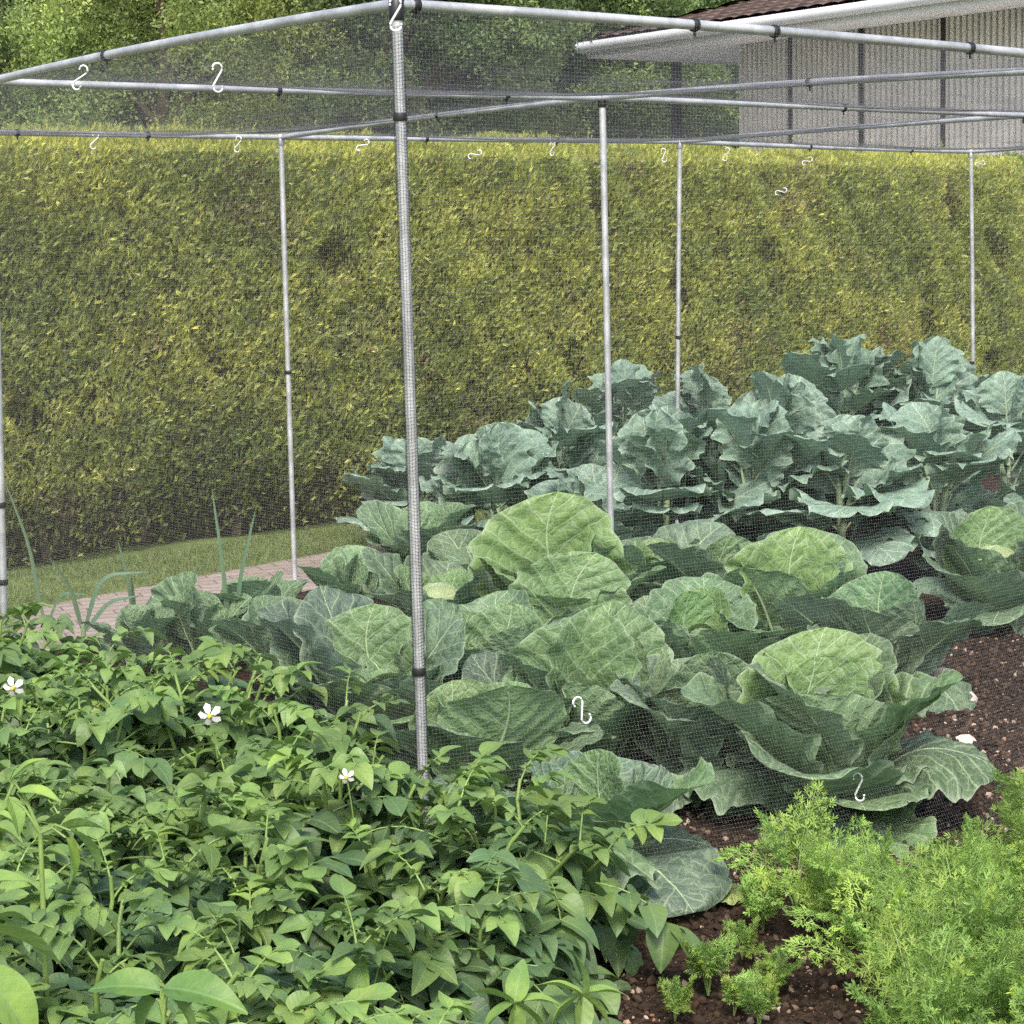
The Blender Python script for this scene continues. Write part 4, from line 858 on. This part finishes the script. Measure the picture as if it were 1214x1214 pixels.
# ================================================================== CARROTS
def pin_t(seed):
    r=np.random.RandomState(seed); V=[];Fc=[]
    for a,l,y in ((0,.6,.45),(-.5,.5,.40),(.5,.5,.40),(-.75,.55,.12),(.75,.55,.12),(0,.6,0.)):
        a+=r.normal(0,.12); l*=r.uniform(.8,1.2); d=np.array([math.sin(a),math.cos(a),r.normal(0,.25)]); s=np.array([math.cos(a),-math.sin(a),0]); p=np.array([0,y,0]); b=len(V); w=.058
        V.extend([p-s*w*.5,p+s*w*.5,p+d*l*.7+s*w,p+d*l,p+d*l*.7-s*w]); Fc.append([b,b+1,b+2,b+3]); Fc.append([b,b+2,b+3,b+4])
    return np.array(V),np.array(Fc),np.tile([.5,.5],(len(V),1))
PNT=[pin_t(i) for i in range(5)]
def carrotmesh(seed,nf,H):
    r=np.random.RandomState(seed); fo=MB(); st=MB(); D=[];T=[];S=[];C=[]
    for q in range(nf):
        a=q*2.4+r.normal(0,.3); lean=r.uniform(.25,1.05) if q>1 else r.uniform(.05,.35); L=H*r.uniform(.8,1.15); n_=14; t=np.linspace(0,1,n_); ang=lean*(.4+1.5*t**1.5)
        hx=np.cumsum(np.sin(ang))*L/n_; hz=np.cumsum(np.cos(ang))*L/n_; P=np.stack([hx*math.cos(a),hx*math.sin(a),hz],-1); tube(st,P,np.linspace(.0028,.0009,n_),5,caps=False)
        Tg=np.gradient(P,axis=0); Tg/=np.linalg.norm(Tg,axis=1,keepdims=True); col=np.array([.29,.45,.125])+np.array([.12,.08,.0])*r.rand()**2; col=col*r.uniform(.8,1.15)
        side=np.array([-math.sin(a),math.cos(a),0]); nb=8
        for k in range(nb):
            u=.36+.62*k/(nb-1); f=u*(n_-1); i=min(int(f),n_-2); p=P[i]+(P[i+1]-P[i])*(f-i); tg=Tg[i]; plen=L*.36*(1-((u-.36)/.66))**.75*(.75 if k==0 else 1)+.012
            for sg in (-1,1):
                d=side*sg*.85+tg*.75+r.normal(0,.08,3); d/=np.linalg.norm(d); m=max(2,int(plen/.019)); tt=(np.arange(m)+.6)/m; up=np.cross(d,side*sg); 
                Pp=p+d*plen*tt[:,None]+np.array([0,0,-.25])*plen*(tt[:,None]**2)*r.uniform(.2,1.4); tube(st,np.vstack([p,Pp]),.0007,3,caps=False)
                nrm=np.cross(tg,side); s2=np.cross(d,nrm); s2/=np.linalg.norm(s2)
                for j in range(m):
                    for g in (-1,1):
                        D.append(s2*g*.8+d*.8+r.normal(0,.22,3)); T.append(Pp[j]); S.append((.024*(1-.5*tt[j])+.007)*r.uniform(.8,1.25)); C.append(col*r.uniform(.85,1.15))
                D.append(d); T.append(Pp[-1]); S.append(.013); C.append(col)
        D.append(Tg[-1]);T.append(P[-1]);S.append(.015);C.append(col)
    n_=len(T); scatter(fo,PNT,rot_from(np.array(D),r.normal(0,.5,n_)),np.array(T),np.array(S),np.array(C),which=r.randint(0,5,n_))
    a=fo.build('foliage',M_carrot); b=st.build('stalk',M_pstem); ma,mb_=a.data,b.data; bpy.data.objects.remove(a); bpy.data.objects.remove(b); return ma,mb_
CM=[carrotmesh(i,8,.285) for i in range(6)]; CS=[carrotmesh(40+i,5,.15) for i in range(2)]
def carrot(label,x,y,s,k,group,small=False):
    ms=(CS if small else CM); ma,mb_=ms[k%len(ms)]; root=empty('carrot_plant',(x,y,float(soilz(np.array(x),np.array(y))))); root.rotation_euler=(RS.normal(0,.1),RS.normal(0,.1),RS.rand()*6.3); root.scale=(s,s,s); tag(root,label,'carrot plant',group)
    for nme,me in (('foliage',ma),('stalk',mb_)):
        o=bpy.data.objects.new(nme,me); COL.objects.link(o); o.parent=root
k=0
for X in np.arange(-.05,1.95,.205):
    for Y in np.arange(-2.1,-.64,.21):
        x=X+RS.normal(0,.03); y=Y+RS.normal(0,.035)
        a=pr((x,y,.0))
        lim=1035 if a[1]>1130 else 1040+(1130-a[1])*.75
        if a[0]<lim or a[0]>1330 or a[1]>1480: continue
        carrot('feathery carrot top in the dense block at the lower right',x,y,RS.uniform(.82,1.12),k,'carrots in the dense block at the lower right'); k+=1
for (px,py,s,lab) in ((945,1092,.95,'carrot standing alone at the left edge of the carrot block'),(985,1135,.8,'yellow green carrot leaf tuft in front of the lone carrot')):
    p=gp(px,py); carrot(lab,p[0],p[1],s,k,'carrots at the block edge'); k+=1
for (px,py) in ((905,1120),(880,1150),(870,1215),(920,1190),(840,1195),(800,1225),(900,1240)):
    p=gp(px,py); carrot('short carrot seedling on the pebbly soil at the bottom',p[0],p[1],RS.uniform(.5,.8),k,'carrot seedlings on the bare soil',True); k+=1

# ------------------------------------------------------------------ stones
def stone(label,px,py,size,seed,name='stone',cat='stone',boxy=False):
    import bmesh
    bm=bmesh.new(); bmesh.ops.create_icosphere(bm,subdivisions=3,radius=1.); V=np.array([v.co for v in bm.verts]); Fc=np.array([[v.index for v in f.verts] for f in bm.faces]); bm.free()
    if boxy: V=np.sign(V)*np.abs(V)**.35
    V=V*(1+.22*noise2(V[:,0]*2,V[:,1]*2+V[:,2]*3,seed,2.2,3)[:,None]*(.3 if boxy else 1))*np.array(size)
    p=gp(px,py); mb=MB(); mb.add(V,Fc); o=mb.build(name,M_stone,smooth=False); o.location=(p[0],p[1],size[2]*.55); o.rotation_euler=(0,0,seed); tag(o,label,cat)
stone('long pale broken stone at the edge of the bare soil',1134,838,(.10,.06,.045),1)
stone('second pale stone, just above the long one',1122,812,(.05,.03,.04),2)
stone('small crumbly pale stone behind the carrots',1141,890,(.05,.035,.03),3)
stone('tan square block standing under the broccoli by the middle post',702,627,(.05,.05,.09),4,'block','block',True)

# ================================================================== LIGHT, SKY, CAMERA
EL,AZ=math.radians(50),math.radians(232)
w=bpy.data.worlds.new('World'); sc.world=w; w.use_nodes=True; nt=w.node_tree; bg=nt.nodes['Background']
sky=nt.nodes.new('ShaderNodeTexSky'); sky.sky_type='NISHITA'; sky.sun_disc=False; sky.sun_elevation=EL; sky.sun_rotation=PI/2-AZ; sky.dust_density=4.; sky.air_density=1.; sky.ozone_density=1.
nt.links.new(sky.outputs[0],bg.inputs[0]); bg.inputs[1].default_value=.14
L=bpy.data.lights.new('sun','SUN'); L.energy=1.5; L.angle=math.radians(14); L.color=(1,.96,.9); so=bpy.data.objects.new('sun',L); COL.objects.link(so)
sd=Vector((math.cos(EL)*math.cos(AZ),math.cos(EL)*math.sin(AZ),math.sin(EL))); so.rotation_euler=sd.to_track_quat('Z','Y').to_euler(); so.location=(0,0,12)
cd=bpy.data.cameras.new('camera'); cam=bpy.data.objects.new('camera',cd); COL.objects.link(cam); sc.camera=cam
cd.sensor_width=36; cd.lens=36*F/1214; cd.clip_end=1500; cd.clip_start=.05
M=Matrix(((_r[0],_u[0],-_fw[0],CAM[0]),(_r[1],_u[1],-_fw[1],CAM[1]),(_r[2],_u[2],-_fw[2],CAM[2]),(0,0,0,1))); cam.matrix_world=M
vs=sc.view_settings; vs.view_transform='Standard'; vs.look='None'; vs.exposure=1.12; vs.gamma=1
sc.render.film_transparent=False
sc.cycles.use_denoising=False; sc.cycles.sample_clamp_indirect=4.; sc.cycles.max_bounces=6; sc.cycles.transmission_bounces=3; sc.cycles.diffuse_bounces=3
